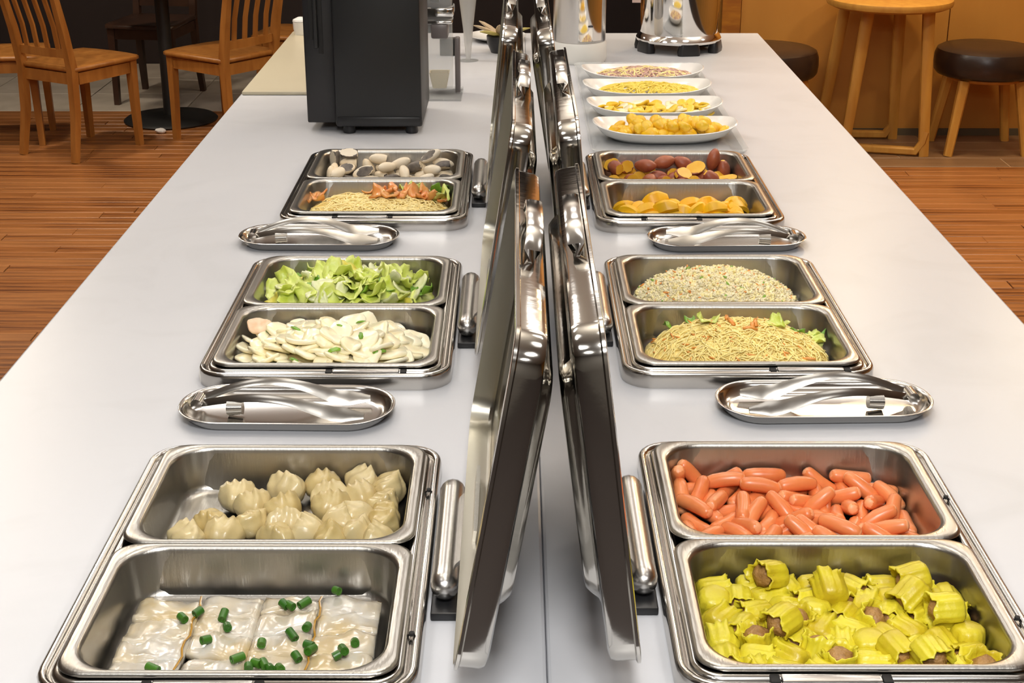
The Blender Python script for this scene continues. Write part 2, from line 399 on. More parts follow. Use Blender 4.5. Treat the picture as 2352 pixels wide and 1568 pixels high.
for i in range(3):
    chafing_dish(DL, LY[i], -1, 'steel chafing dish of %s in the left row, lid raised' % L_IN[i], LT[i], clip=.065 if i == 1 else -.02, rivets=[(.181, .15), (.181, -.18)] if i == 0 else [])
    chafing_dish(DR, RY[i], 1, 'steel chafing dish of %s in the right row, lid raised' % R_IN[i], RT[i], lid_bot=.232, clip=-.09 if i == 1 else .04, rivets=[(-.181, .12), (-.181, -.16)] if i == 0 else [])

PX, PY = .1725, .1332
def pan_mesh():
    o = [(.143, .103, .030, -.030), (.153, .113, .036, -.026), (.1595, .1225, .046, .029), (PX - .002, PY - .0006, .03, .0295), (PX, PY, .03, .031), (PX - .0008, PY - .0006, .03, .0332), (PX - .004, PY - .0028, .03, .0345), (.1605, .1265, .047, .0345), (.1572, .1238, .048, .0325), (.1555, .1222, .048, .028), (.1505, .1175, .044, -.016), (.147, .114, .042, -.0235), (.140, .107, .038, -.0275)]
    return loft([hr(a, b, r, z, 9) for a, b, r, z in o], True, True)
_pan = None
def steam_pan(cx, cy, label):
    global _pan
    if _pan is None: _pan = ob('food_pan', pan_mesh(), 'pan', None, angle=50); o = _pan
    else: o = _pan.copy(); C.objects.link(o)
    o.location = (cx, cy, ZC); return tag(o, label, 'food pan', 'half size steel food pans')
PANC = {}
FOOD = {('L', 0): ('a layer of rice rolls', 'scattered dumplings'), ('L', 1): ('pale slices', 'green cabbage'), ('L', 2): ('noodles and vegetables', 'taro chunks'),
        ('R', 0): ('yellow shumai', 'orange sausages'), ('R', 1): ('yellow vermicelli', 'fried rice'), ('R', 2): ('pumpkin pieces', 'sweet potato chunks')}
for sd, cx, cys in (('L', DL, LY), ('R', DR, RY)):
    for i in range(3):
        for j in (0, 1):
            y = cys[i] + (-.1336 if j == 0 else .1336)
            PANC[(sd, i, j)] = (cx, y)
            steam_pan(cx, y, 'steel food pan holding %s, %s half of its dish' % (FOOD[(sd, i)][j], ('near', 'far')[j]))

# ------------------------------------------------------------------ tong trays and tongs
def tray_mesh(hx, hy, h):
    R = []
    for d, z, in ((.016, .0), (.009, .0015), (.0035, .008), (.001, h - .003), (-.004, h - .0005), (-.0055, h + .0008), (-.004, h + .0016), (.0005, h), (.0025, h - .004), (.006, .009), (.012, .0035), (.020, .0022)):
        R.append(hr(hx - d, hy - d, min(hx, hy) - d - .004, z, 10))
    return loft(R, True, True)
def tongs(name_loc, rz, label, s, size=1.0):
    t = thing('serving_tongs', label, 'tongs', name_loc, rz, 'tongs lying on the oval trays')
    def arm(k):
        P, Rr = [], []
        for i in range(17):
            u = i / 16
            x = -.128 + .245 * u
            z = .015 + .026 * math.sin(PI * min(u / .80, 1)) * (1.0 if k > 0 else .62) - .003 * max(0, (u - .6) / .4)
            y = k * (.006 + .026 * u ** .7) + .002
            w = .0062 + .0022 * u if u < .55 else .0074 + .0062 * min(1, (u - .55) / .3)
            if u > .90: w *= .86 - 4.5 * (u - .90)
            P.append((s * x, y, z)); Rr.append((.0016, w * size) if False else (w * .9, .0014))
        return tube(P, Rr, 8, up=(0, -.75, .66), sq=.7)
    ob('tong_arm', arm(1), 'tongsteel', t); ob('tong_arm', arm(-1), 'tongsteel', t)
    ob('pivot', tube([(s * -.128, -.016, .018), (s * -.128, .012, .018)], .0085, 10), 'polish', t)
    ob('lock_ring', tube([(s * -.082, -.016, .014), (s * -.060, -.016, .015)], [.011, .010], 12), 'tongsteel', t)
    return t
TR = ((-.328, 1.946, .150, .066, 1, 'left', 0, 'nearer'), (-.385, 2.775, .152, .064, 1, 'left', 1, 'farther'), (.449, 1.970, .152, .064, -1, 'right', 0, 'nearer'), (.414, 2.768, .150, .062, -1, 'right', 1, 'farther'))
for x, y, hx, hy, s, sd, i, w in TR:
    o = ob('tong_tray', tray_mesh(hx, hy, .017), 'polish', None, angle=60, loc=(x, y, ZC))
    o.rotation_euler.z = (-.02 if s > 0 else .03)
    between = 'behind the %s dish' % ('dumpling' if sd == 'left' else 'sausage') if i == 0 else 'before the %s dish' % ('taro' if sd == 'left' else 'sweet potato')
    tag(o, 'oval stainless tray %s on the %s side of the counter' % (between, sd), 'tray', 'oval tong trays')
    tongs((x - s * .002, y + .004, ZC), o.rotation_euler.z + s * (-.03 if i == 0 else .06), 'polished steel tongs on the oval tray %s, %s side' % (between, sd), s)

# ------------------------------------------------------------------ machines on the far counter
m = thing('countertop_machine', 'tall black box shaped machine on small feet on the white counter', 'machine', (-.35, 3.86, ZC))
def loc0(vf, d=(.35, -3.86, 0)): return mv(vf, d)
body = ob('body', loc0(rbox(-.456, -.236, 3.695, 4.02, .020, .56, .006)), 'machine', m)
sp = ob('side_panel', loc0(rbox(-.532, -.4565, 3.725, 4.02, .024, .56, .004)), 'machine2', m)
for x, z0, z1 in ((-.512, .235, .55), (-.489, .20, .55)):
    ob('slot', loc0(rbox(x - .006, x + .006, 3.7235, 3.7275, z0, z1, .0015)), 'dark', sp)
ob('handle_strip', loc0(rbox(-.506, -.495, 3.715, 3.726, .215, .55, .003)), 'machine', sp)
ob('base_lip', loc0(rbox(-.452, -.240, 3.692, 3.70, .022, .046, .003)), 'black', body)
for x, y in ((-.425, 3.72), (-.265, 3.72), (-.425, 3.99), (-.265, 3.99)):
    ob('foot', loc0(lathe([(.001, 0), (.015, 0), (.017, .006), (.014, .022), (.001, .022)], 14, x, y)), 'black', m)

d = thing('beverage_dispenser', 'clear acrylic beverage dispenser with chrome tap behind the black machine', 'dispenser', (-.21, 4.2, ZC))
ob('column', mv(rbox(-.255, -.178, 4.16, 4.24, .018, .50, .006), (.21, -4.2, 0)), 'glass', d)
ob('drip_cup', mv(loft([hr(.020, .018, .006, 0), hr(.029, .026, .006, .045), hr(.026, .023, .006, .044), hr(.018, .016, .006, .004)], True, True), (-.006, 0, .020)), 'beige', d)
ob('valve_block', mv(rbox(-.236, -.188, 4.15, 4.25, .165, .205, .006), (.21, -4.2, 0)), 'greyplastic', d)
ob('collar', mv(rbox(-.262, -.172, 4.15, 4.25, .226, .250, .004), (.21, -4.2, 0)), 'chrome', d)
ob('collar', mv(rbox(-.258, -.176, 4.155, 4.245, .205, .214, .003), (.21, -4.2, 0)), 'chrome', d)
ob('inner_tube', mv(rbox(-.238, -.212, 4.18, 4.22, .26, .50, .004), (.21, -4.2, 0)), 'machine', d)
ob('support_post', mv(rbox(-.172, -.157, 4.20, 4.23, 0, .16, .004), (.21, -4.2, 0)), 'greyplastic', d)
ob('base_plate', mv(rbox(-.27, -.15, 4.10, 4.28, 0, .006, .003), (.21, -4.2, 0)), 'glass', d)
hd = ob('tap', mv(tube([(-.19, 4.22, .36), (-.155, 4.22, .362), (-.135, 4.22, .35), (-.128, 4.22, .31)], [.024, .022, .018, .014], 12), (.21, -4.2, 0)), 'chrome', d)
j = thing('glass_goblet', 'tall clear glass with a long tapering stem behind the dispenser', 'glass', (-.150, 4.72, ZC))
ob('stem', lathe([(.001, .004), (.007, .004), (.010, .03), (.016, .10), (.026, .18), (.034, .26), (.038, .36), (.034, .36), (.020, .18), (.008, .06), (.001, .05)], 20), 'glass2', j)
ob('foot', lathe([(.001, 0), (.032, 0), (.033, .002), (.012, .005), (.001, .006)], 24), 'glass', j)
o = ob('napkin_holder', mv(rbox(-.030, .030, -.02, .02, 0, .055, .004), (-.215, 4.82, ZC)), 'dark', None)
tag(o, 'small dark block behind the clear dispenser, before the maroon wall', 'holder')
pd = ob('serving_dish', lathe([(.001, 0), (.05, 0), (.085, .012), (.10, .018), (.10, .020), (.08, .015), (.05, .005), (.001, .004)], 32), 'white', None, loc=(-.062, 5.10, ZC))
tag(pd, 'shallow white dish on the far counter left of the raised lids', 'dish')
p = thing('potted_succulent', 'small succulent with pale pointed leaves in a dark round pot', 'plant', (-.048, 4.87, ZC))
p.scale = (1.6, 1.6, 1.6)
ob('pot', lathe([(.001, 0), (.020, 0), (.028, .02), (.029, .034), (.025, .036), (.022, .03), (.001, .03)], 20), 'black', p)
for k in range(9):
    a = 2.2 + k * .62; e = .35 + .5 * ((k * 37) % 10) / 10; ln = .055 + .02 * ((k * 53) % 10) / 10
    dx, dy, dz = math.cos(a) * math.cos(e), math.sin(a) * math.cos(e), math.sin(e)
    ob('leaf', tube([(dx * ln * u, dy * ln * u, .032 + dz * ln * u - .01 * u * u) for u in (0, .25, .5, .8, 1)], [(.004, .003), (.009, .004), (.010, .004), (.006, .003), (.001, .001)], 8), 'leaf' if k % 3 else 'leaf_y', p)
bd = ob('serving_board', mv(rbox(-.782, -.56, 4.18, 5.22, 0, .011, .004), (0, 0, ZC)), 'cream', None)
tag(bd, 'long cream board lying along the counter edge behind the black machine', 'board')
cp = thing('white_cup', 'little white cup standing at the far end of the cream board', 'cup', (-.742, 5.15, ZC + .011))
ob('cup_body', lathe([(.001, 0), (.022, 0), (.027, .02), (.028, .045), (.026, .045), (.022, .01), (.001, .006)], 18), 'white', cp)
ob('lid', lathe([(.001, .046), (.029, .046), (.027, .052), (.010, .060), (.001, .061)], 18), 'white', cp)

u1 = thing('coffee_urn', 'straight steel water urn on a round white base beside the lids', 'urn', (.2035, 4.72, ZC))
ob('base', lathe([(.001, 0), (.082, 0), (.088, .01), (.088, .058), (.084, .066), (.001, .066)], 48), 'whiteplastic', u1)
ob('body', lathe([(.001, .066), (.082, .066), (.0835, .07), (.0835, .56), (.001, .56)], 48), 'steel', u1)
R = []
for rr_, zz in ((.0837, .072), (.0862, .074), (.0862, .54), (.0837, .542)):
    R.append([(rr_ * math.cos(a), rr_ * math.sin(a), zz) for a in [math.radians(-95 + 7 * i) for i in range(9)]])
V, F = [], []
for r in R: V += r
for i in range(3):
    for k in range(8): F.append((i * 9 + k, i * 9 + k + 1, (i + 1) * 9 + k + 1, (i + 1) * 9 + k))
fp = ob('front_panel', (V, F), 'chrome', u1)
ob('name_plate', mv(rbox(-.008, .008, -.0015, .0015, 0, .006, .0008), (.031, -.0815, .118)), 'label', fp)
u2 = thing('polished_urn', 'wide mirror polished urn on black feet at the far right of the counter', 'urn', (.542, 4.93, ZC))
ob('body', lathe([(.001, .03), (.120, .03), (.139, .034), (.141, .042), (.136, .052), (.128, .060), (.131, .10), (.134, .2), (.134, .45), (.128, .50), (.001, .50)], 56), 'chrome', u2)
for a in (-80, 40, 160, -152, -22):
    if a in (-80, -152, -22, 60, 120) or True:
        ca, sa = math.cos(math.radians(a)), math.sin(math.radians(a))
        ob('foot', xf(loft([hr(.016, .036, .012, 0), hr(.018, .038, .014, .012), hr(.014, .032, .012, .036)], True, True), Matrix.Translation((ca * .126, sa * .126, 0)) @ Matrix.Rotation(math.radians(a), 4, 'Z')), 'black', u2)
ob('paper_tag', mv(rbox(-.014, .014, -.001, .001, 0, .035, .0006), (-.150, -.09, .165)), 'tag', u2)
ob('tag_arm', tube([(-.150, -.088, .19), (-.12, -.05, .20)], .003, 6), 'chrome', u2)

# ------------------------------------------------------------------ display tray with four oval plates
tag(ob('display_tray', mv(loft([hr(.183, .565, .02, 0), hr(.187, .569, .022, .004), hr(.192, .574, .024, .012), hr(.190, .572, .024, .0125), hr(.184, .566, .02, .005), hr(.18, .562, .02, .0035)], True, True), (.375, 4.055, ZC)), 'glass', None, angle=50), 'long clear acrylic tray under the four oval plates', 'tray')
def plate_mesh(a, b):
    def er(fa, z, lift):
        P = []
        for i in range(48):
            t = 2 * PI * i / 48; c, s = math.cos(t), math.sin(t); e = .78
            P.append((a * fa * math.copysign(abs(c) ** e, c), b * fa * math.copysign(abs(s) ** e, s), z + lift * abs(c) ** 3))
        return P
    return loft([er(.55, 0, 0), er(.72, .001, .0), er(.88, .012, .004), er(.975, .026, .011), er(1, .029, .013), er(.985, .0305, .013), er(.94, .026, .010), er(.80, .010, .003), er(.6, .0055, 0)], True, True)
PL = ((.376, 3.655, .03), (.372, 3.905, .04), (.372, 4.150, .03), (.378, 4.380, .05))
PN = ('golden yellow pieces', 'egg yellow and white slices', 'yellow shreds', 'pinkish brown shreds')
p0 = None
for (x, y, rz), nme in zip(PL, PN):
    if p0 is None: p0 = o = ob('oval_plate', plate_mesh(.182, .108), 'white', None)
    else: o = p0.copy(); C.objects.link(o)
    o.location = (x, y, ZC + .004); o.rotation_euler.z = rz
    tag(o, 'white oval boat shaped plate holding %s' % nme, 'plate', 'white oval plates on the display tray')

# ------------------------------------------------------------------ chairs and tables
def chair(label, x, y, rz, m='wood_chair', group='wooden dining chairs'):
    t = thing('dining_chair', label, 'chair', (x, y, 0), rz, group)
    # seat with rounded front
    def seat_ring(d, z):
        P = []
        for px, py in ((-.205, .19), (-.19, .225), (-.10, .24), (0, .244), (.10, .24), (.19, .225), (.205, .19), (.19, -.19), (.17, -.205), (-.17, -.205), (-.19, -.19)):
            P.append((px * (1 - d / .2), py * (1 - d / .22), z))
        return P
    ob('seat', loft([seat_ring(.008, .428), seat_ring(0, .433), seat_ring(0, .446), seat_ring(.006, .452), seat_ring(.06, .449)], True, True), m, t, angle=60)
    for s in (-1, 1):
        ob('leg', tube([(s * .172, .195, 0), (s * .170, .19, .2), (s * .170, .185, .43)], [(.021, .021), (.024, .024), (.029, .029)], 4, up=(0, 1, 0)), m, t, angle=30)
        P = [(s * .178, -.245, 0), (s * .170, -.205, .22), (s * .168, -.195, .44), (s * .170, -.225, .62), (s * .178, -.290, .90)]
        ob('back_post', tube(P, [(.021, .021), (.025, .026), (.026, .028), (.024, .025), (.019, .019)], 4, up=(0, 1, 0)), m, t, angle=30)
        ob('apron', bar((s * .172, -.17, .395), (s * .172, .165, .395), .02, .055), m, t, False)
    ob('apron', bar((-.15, .188, .395), (.15, .188, .395), .02, .055), m, t, False)
    ob('apron', bar((-.15, -.188, .395), (.15, -.188, .395), .02, .055), m, t, False)
    ob('lower_rail', tube([(-.15, -.203, .515), (0, -.213, .515), (.15, -.203, .515)], [(.011, .028)] * 3, 4, up=(0, 0, 1)), m, t, angle=30)
    ob('top_rail', tube([(-.172, -.282, .875), (0, -.300, .88), (.172, -.282, .875)], [(.012, .04)] * 3, 4, up=(0, 0, 1)), m, t, angle=30)
    for k in range(4):
        xx = -.105 + .07 * k
        ob('slat', tube([(xx, -.208, .535), (xx, -.222, .64), (xx, -.262, .78), (xx, -.292, .86)], [(.018, .007)] * 4, 4, up=(0, 1, 0)), m, t, angle=30)
    return t
chair('honey oak slat back chair standing nearest the left edge, seen from behind', -2.144, 7.22, math.radians(-30.7))
chair('honey oak slat back chair turned sideways beside the white counter', -1.475, 7.44, math.radians(53))
chair('honey oak chair mostly cut off at the left frame edge', -2.60, 7.43, math.radians(-82))
chair('wooden chair coloured dark for the shadow behind the pedestal table', -2.05, 8.42, math.radians(172), 'wood_chair_shaded')
chair('honey oak chair almost hidden by the black machine', -1.14, 8.02, math.radians(75))
t = thing('pedestal_table', 'dark table on a black round iron pedestal between the oak chairs', 'table', (-1.86, 7.86, 0))
ob('base_disc', lathe([(.001, 0), (.245, 0), (.25, .008), (.235, .02), (.08, .034), (.001, .036)], 40), 'iron', t)
ob('post', lathe([(.001, .03), (.038, .03), (.036, .08), (.036, .72), (.001, .72)], 20), 'iron', t)
ob('tabletop', lathe([(.001, .72), (.36, .72), (.37, .728), (.37, .745), (.36, .75), (.001, .75)], 48), 'wood_chair_shaded', t)
n = ob('paper_napkin', ball(.03, .022, .014, 10, 7, lambda p: p * (1 + .35 * nz(p, 60))), 'paper', None, loc=(-1.845, 7.55, .013))
tag(n, 'crumpled white paper napkin on the wooden floor by a chair leg', 'napkin')

t = thing('bar_table', 'round golden wood table on splayed legs against the ochre wall', 'table', (1.80, 7.20, 0))
def L0(p): return (p[0] - 1.80, p[1] - 7.20, p[2])
ob('tabletop', lathe([(.001, .705), (.27, .705), (.295, .716), (.30, .73), (.297, .744), (.285, .75), (.001, .75)], 56), 'wood_light', t)
feet = {'a': (1.63, 7.17), 'b': (2.00, 7.07), 'c': (1.935, 7.44), 'd': (1.56, 7.46)}
tops = {'a': (1.70, 7.18), 'b': (1.965, 7.10), 'c': (1.905, 7.40), 'd': (1.64, 7.42)}
for k in 'abcd':
    ob('leg', tube([L0((*feet[k], 0)), L0((*tops[k], .71))], [(.024, .020), (.029, .024)], 8, up=(0, 1, 0), sq=.55), 'wood_light', t)
for a, b in (('b', 'a'), ('c', 'd')):
    A, Bb = Vector((*feet[a], .022)), Vector((*feet[b], .022)); dd = (Bb - A).normalized()
    pts = [A + Vector((0, 0, .10)) + dd * -.004, A + Vector((0, 0, .05)) + dd * .008, A + dd * .04, A + dd * .12, Bb - dd * .06, Bb]
    ob('floor_bar', tube([L0(tuple(p)) for p in pts], [(.020, .014), (.024, .018), (.024, .021), (.022, .02), (.022, .02), (.022, .02)], 8, sq=.6), 'wood_light', t)

def stool(label, x, y, rz=0):
    t = thing('leather_stool', label, 'stool', (x, y, 0), rz, 'brown leather stools by the wall')
    ob('seat', lathe([(.001, .372), (.215, .372), (.235, .378), (.248, .395), (.252, .43), (.250, .47), (.240, .496), (.220, .507), (.12, .512), (.001, .513)], 48), 'leather', t)
    ob('seat_base', lathe([(.001, .352), (.18, .352), (.19, .36), (.19, .373), (.001, .373)], 40), 'wood_light', t)
    for sx, sy in ((-1, -1), (1, -1), (1, 1), (-1, 1)):
        ob('leg', tube([(sx * .190, sy * .165, 0), (sx * .135, sy * .125, .36)], [(.020, .020), (.026, .026)], 8, up=(0, 1, 0), sq=.55), 'wood_light', t)
    return t
stool('round dark leather stool on wooden legs, cut by the right frame edge', 2.31, 7.235, .0)
stool('round dark leather stool half hidden behind the counter corner', 1.225, 7.20, .3)

# resting places of the loose food (x, y, height over the counter, quaternion), settled beforehand
SIM = {
 'sausage': [
  (0.2356, 1.5653, -0.0183, 0.18, 0.98, 0.084, 0.015),
  (0.274, 1.5642, -0.0183, 0.32, 0.885, 0.318, 0.115),
  (0.3174, 1.563, -0.0183, -0.144, 0.191, 0.774, -0.586),
  (0.3579, 1.5654, -0.0183, 0.479, 0.136, 0.237, 0.834),
  (0.3952, 1.5659, -0.0183, 0.855, 0.502, 0.065, 0.111),
  (0.4343, 1.5673, -0.0183, -0.03, 0.778, 0.627, -0.024),
  (0.4743, 1.5675, -0.0183, 0.221, 0.714, 0.634, 0.196),
  (0.2411, 1.6149, -0.0183, -0.453, 0.793, 0.354, -0.202),
  (0.2771, 1.6206, -0.0183, 0.225, 0.388, 0.773, 0.448),
  (0.3193, 1.626, -0.0183, 0.774, 0.552, 0.181, 0.254),
  (0.3436, 1.6235, -0.0183, -0.907, 0.199, 0.079, -0.362),
  (0.3981, 1.6138, -0.0183, 0.381, 0.366, 0.588, 0.612),
  (0.4281, 1.6184, -0.0183, 0.752, 0.374, 0.242, 0.486),
  (0.4832, 1.6274, -0.0183, 0.266, 0.321, 0.7, 0.58),
  (0.2406, 1.6769, -0.0183, 0.183, 0.332, 0.81, 0.447),
  (0.2746, 1.687, -0.0183, 0.117, 0.1, -0.642, -0.751),
  (0.3126, 1.6831, -0.0183, -0.111, 0.975, 0.192, -0.022),
  (0.354, 1.683, -0.0183, -0.407, 0.082, 0.18, -0.892),
  (0.3999, 1.6903, -0.0183, 0.707, 0.295, 0.247, 0.592),
  (0.4454, 1.6821, -0.0183, 0.206, 0.753, 0.603, 0.165),
  (0.4709, 1.6808, -0.0183, -0.462, 0.794, 0.341, -0.198),
  (0.2316, 1.7378, -0.0183, -0.053, 0.02, -0.355, 0.933),
  (0.2806, 1.7378, -0.0183, -0.866, 0.002, 0.001, -0.5),
  (0.3168, 1.7274, -0.0183, 0.828, 0.401, 0.171, 0.353),
  (0.361, 1.731, -0.0183, -0.027, 0.232, -0.966, 0.113),
  (0.3921, 1.7394, -0.0183, -0.627, 0.247, 0.27, -0.688),
  (0.4373, 1.7395, -0.0183, 0.65, 0.109, 0.125, 0.742),
  (0.4785, 1.7438, -0.0183, -0.023, 0.081, 0.959, -0.272),
  (0.216, 1.7468, -0.0046, 0.59, 0.359, -0.723, -0.027),
  (0.2152, 1.7122, -0.0115, -0.527, 0.472, -0.648, 0.282),
  (0.2346, 1.7558, -0.0055, -0.422, 0.084, 0.885, 0.177),
  (0.3213, 1.7558, -0.0183, -0.119, 0.993, 0, 0),
  (0.2922, 1.7253, -0.0183, 0.501, 0.014, -0.024, -0.865),
  (0.2756, 1.7558, -0.0077, 0.946, 0.194, -0.254, 0.052),
  (0.2377, 1.7182, -0.011, 0.218, 0.801, 0.403, 0.384),
  (0.2516, 1.7095, -0.0183, -0.706, 0.368, 0.28, -0.536),
  (0.2752, 1.7383, -0.0028, 0.73, 0.672, -0.123, 0.02),
  (0.3201, 1.7221, -0.003, -0.504, 0.86, -0.07, -0.045),
  (0.3296, 1.7558, -0.0022, 0.294, 0.956, 0, -0.001),
  (0.3593, 1.7484, -0.0183, 0.655, 0.719, 0.172, 0.156),
  (0.4059, 1.7532, -0.009, -0.568, 0.763, -0.243, -0.19),
  (0.4449, 1.7558, -0.003, 0.566, 0.823, 0.031, -0.044),
  (0.4541, 1.732, -0.0098, 0.365, 0.855, -0.113, -0.35),
  (0.4865, 1.7169, -0.0135, -0.641, 0.584, -0.44, 0.233),
  (0.424, 1.7162, -0.0116, 0.015, 0.96, -0.186, 0.209),
  (0.3683, 1.7277, -0.0033, -0.767, 0.621, 0.075, -0.142),
  (0.321, 1.7042, -0.0183, -0.049, 0.98, 0.192, -0.01),
  (0.3617, 1.7111, -0.0116, 0.823, 0.452, 0.317, 0.131),
  (0.3736, 1.6994, -0.012, 0.166, 0.926, 0.303, -0.153),
  (0.3872, 1.685, -0.0069, -0.853, 0.362, 0.363, 0.097),
  (0.4131, 1.6705, -0.0153, -0.131, 0.636, -0.704, 0.288),
  (0.4308, 1.6852, -0.0119, -0.677, 0.076, 0.209, 0.701),
  (0.4648, 1.6963, -0.0121, 0.859, 0.003, 0.222, 0.461),
  (0.4805, 1.6698, -0.0104, 0.388, 0.706, 0.307, 0.507),
  (0.4948, 1.6558, -0.0183, -0.528, 0.47, -0.47, 0.528),
  (0.4576, 1.6498, -0.0104, -0.533, 0.806, 0.191, 0.171),
  (0.4194, 1.6396, -0.0183, -0.165, 0.855, 0.483, -0.093),
  (0.3911, 1.6545, -0.0183, -0.441, 0.782, -0.384, 0.216),
  (0.3488, 1.6482, -0.01, -0.885, 0.363, 0.197, 0.216),
  (0.3388, 1.6756, -0.0098, -0.48, 0.74, -0.469, -0.044),
  (0.3186, 1.6557, -0.0183, -0.124, 0.835, 0.531, -0.079),
  (0.305, 1.6619, -0.0112, -0.168, 0.85, 0.473, 0.16),
  (0.2888, 1.6745, -0.0044, -0.376, 0.654, 0.612, -0.236),
  (0.259, 1.6866, -0.0027, 0.449, 0.726, 0.48, 0.204),
  (0.2653, 1.6553, -0.0183, -0.467, 0.796, 0.332, -0.195),
  (0.227, 1.6743, -0.0066, -0.324, 0.86, -0.375, 0.122),
  (0.2296, 1.6506, -0.0183, -0.687, 0.549, -0.297, 0.372),
  (0.2152, 1.626, -0.0183, 0.044, 0.706, -0.706, -0.044),
  (0.2871, 1.6329, -0.0127, 0.847, 0.072, -0.241, -0.468),
  (0.2683, 1.5972, -0.0183, -0.113, 0.975, -0.192, 0.022),
  (0.3095, 1.5989, -0.0128, -0.403, 0.194, -0.69, 0.57),
  (0.3531, 1.6114, -0.0091, -0.389, 0.83, -0.364, -0.165),
  (0.3406, 1.5939, -0.0124, -0.427, 0.885, 0.051, 0.176),
  (0.3765, 1.6466, -0.012, 0.32, 0.894, -0.294, 0.11),
  (0.4014, 1.6132, -0.0023, 0.413, 0.853, -0.272, -0.164),
  (0.3861, 1.5927, -0.0117, -0.591, 0.721, -0.36, 0.017),
  (0.4502, 1.6024, -0.0125, 0.911, 0.227, 0.112, -0.324),
  (0.4646, 1.6256, -0.0112, -0.867, 0.388, 0.12, 0.29),
  (0.4814, 1.6004, -0.0183, -0.88, 0.362, -0.117, 0.284),
  (0.3696, 1.6196, -0.0107, -0.918, 0.11, -0.281, 0.258),
  (0.242, 1.5868, -0.013, 0.894, 0.406, 0.111, -0.152),
 ],
 'siumai': [
  (0.2518, 1.3014, -0.011, 0.449, -0.547, 0.449, 0.547),
  (0.2843, 1.3029, -0.011, 0.156, -0.689, 0.156, 0.689),
  (0.3216, 1.3003, -0.011, 0.267, -0.655, 0.267, 0.655),
  (0.3747, 1.3233, -0.011, 0.707, 0.015, 0.707, -0.015),
  (0.417, 1.3011, -0.011, 0.525, 0.473, 0.525, -0.473),
  (0.4617, 1.298, -0.011, 0.397, -0.585, 0.397, 0.585),
  (0.2487, 1.3907, -0.011, 0.341, 0.619, 0.341, -0.619),
  (0.2795, 1.3897, -0.011, 0.54, -0.457, 0.54, 0.457),
  (0.335, 1.3845, -0.011, 0.611, -0.356, 0.611, 0.356),
  (0.3688, 1.382, -0.011, 0.228, -0.669, 0.228, 0.669),
  (0.4291, 1.3821, -0.011, 0.333, -0.624, 0.333, 0.624),
  (0.4717, 1.3902, -0.011, 0.674, -0.214, 0.674, 0.214),
  (0.2274, 1.4717, -0.011, 0.702, -0.082, 0.702, 0.082),
  (0.2853, 1.4501, -0.011, 0.696, -0.125, 0.696, 0.125),
  (0.3333, 1.4475, -0.011, 0.102, 0.7, 0.102, -0.7),
  (0.3676, 1.4518, -0.011, 0.605, 0.365, 0.605, -0.365),
  (0.2725, 1.4775, -0.011, 0.707, 0, 0.707, 0),
  (0.3435, 1.4775, -0.011, 0.707, 0, 0.707, 0),
  (0.2525, 1.4493, -0.011, 0.479, 0.52, 0.479, -0.52),
  (0.2235, 1.4408, -0.0072, 0.018, -0.133, 0.982, 0.133),
  (0.2903, 1.4686, 0.0127, 0.489, 0.615, -0.06, -0.615),
  (0.311, 1.4736, -0.011, 0.452, -0.544, 0.452, 0.544),
  (0.2683, 1.4204, -0.011, 0.095, 0.701, 0.095, -0.701),
  (0.3329, 1.4173, -0.0071, -0.013, 0.093, 0.991, -0.093),
  (0.2258, 1.4089, -0.011, 0.629, -0.322, 0.629, 0.322),
  (0.3036, 1.4266, -0.0093, 0.493, -0.188, 0.828, 0.188),
  (0.3534, 1.4406, 0.0116, 0.64, -0.494, 0.322, 0.494),
  (0.3636, 1.4163, -0.011, 0.337, 0.622, 0.337, -0.622),
  (0.2235, 1.3662, -0.011, 0.5, -0.5, 0.5, 0.5),
  (0.261, 1.3625, -0.0072, 0.994, -0.03, -0.105, 0.03),
  (0.2886, 1.3726, 0.0127, 0.185, 0.649, 0.351, -0.649),
  (0.3088, 1.3967, -0.0071, 0.995, 0.071, -0.026, -0.071),
  (0.3508, 1.3547, -0.011, 0.534, -0.463, 0.534, 0.463),
  (0.3042, 1.3653, -0.011, 0.264, 0.656, 0.264, -0.656),
  (0.2235, 1.3293, -0.011, 0.5, 0.5, 0.5, -0.5),
  (0.2566, 1.3338, -0.011, 0.704, 0.066, 0.704, -0.066),
  (0.2921, 1.333, -0.011, 0.291, -0.645, 0.291, 0.645),
  (0.3222, 1.3428, -0.0074, 0.967, -0.155, 0.134, 0.155),
  (0.3415, 1.321, -0.007, 0.999, -0.014, -0.045, 0.014),
  (0.2235, 1.2959, -0.0073, 0.967, -0.18, 0.033, 0.18),
  (0.4596, 1.4775, -0.011, 0.707, 0, 0.707, 0),
  (0.4225, 1.4775, -0.011, 0, -0.707, 0, 0.707),
  (0.3874, 1.4746, -0.011, 0.647, 0.285, 0.647, -0.285),
  (0.3949, 1.4349, -0.011, 0.593, -0.386, 0.593, 0.386),
  (0.4272, 1.4489, -0.011, 0.707, -0.001, 0.707, 0.001),
  (0.4516, 1.4622, 0.013, -0.543, 0.288, 0.734, -0.288),
  (0.4885, 1.4531, -0.011, 0.503, 0.497, 0.503, -0.497),
  (0.4848, 1.4197, -0.011, 0.697, 0.12, 0.697, -0.12),
  (0.4423, 1.431, 0.0106, -0.221, 0.431, 0.761, -0.431),
  (0.4598, 1.4446, -0.011, 0.494, 0.506, 0.494, -0.506),
  (0.4188, 1.4164, -0.011, 0.408, 0.578, 0.408, -0.578),
  (0.4497, 1.41, -0.011, 0.219, 0.672, 0.219, -0.672),
  (0.3908, 1.4015, -0.0075, 0.962, 0.125, 0.211, -0.125),
  (0.3794, 1.3518, -0.0071, 0.064, 0.001, 0.998, -0.001),
  (0.4024, 1.3701, -0.011, 0.621, 0.338, 0.621, -0.338),
  (0.4684, 1.3891, 0.0176, -0.071, 0.697, 0.15, -0.697),
  (0.4885, 1.367, -0.0071, 0.004, 0.058, 0.996, -0.058),
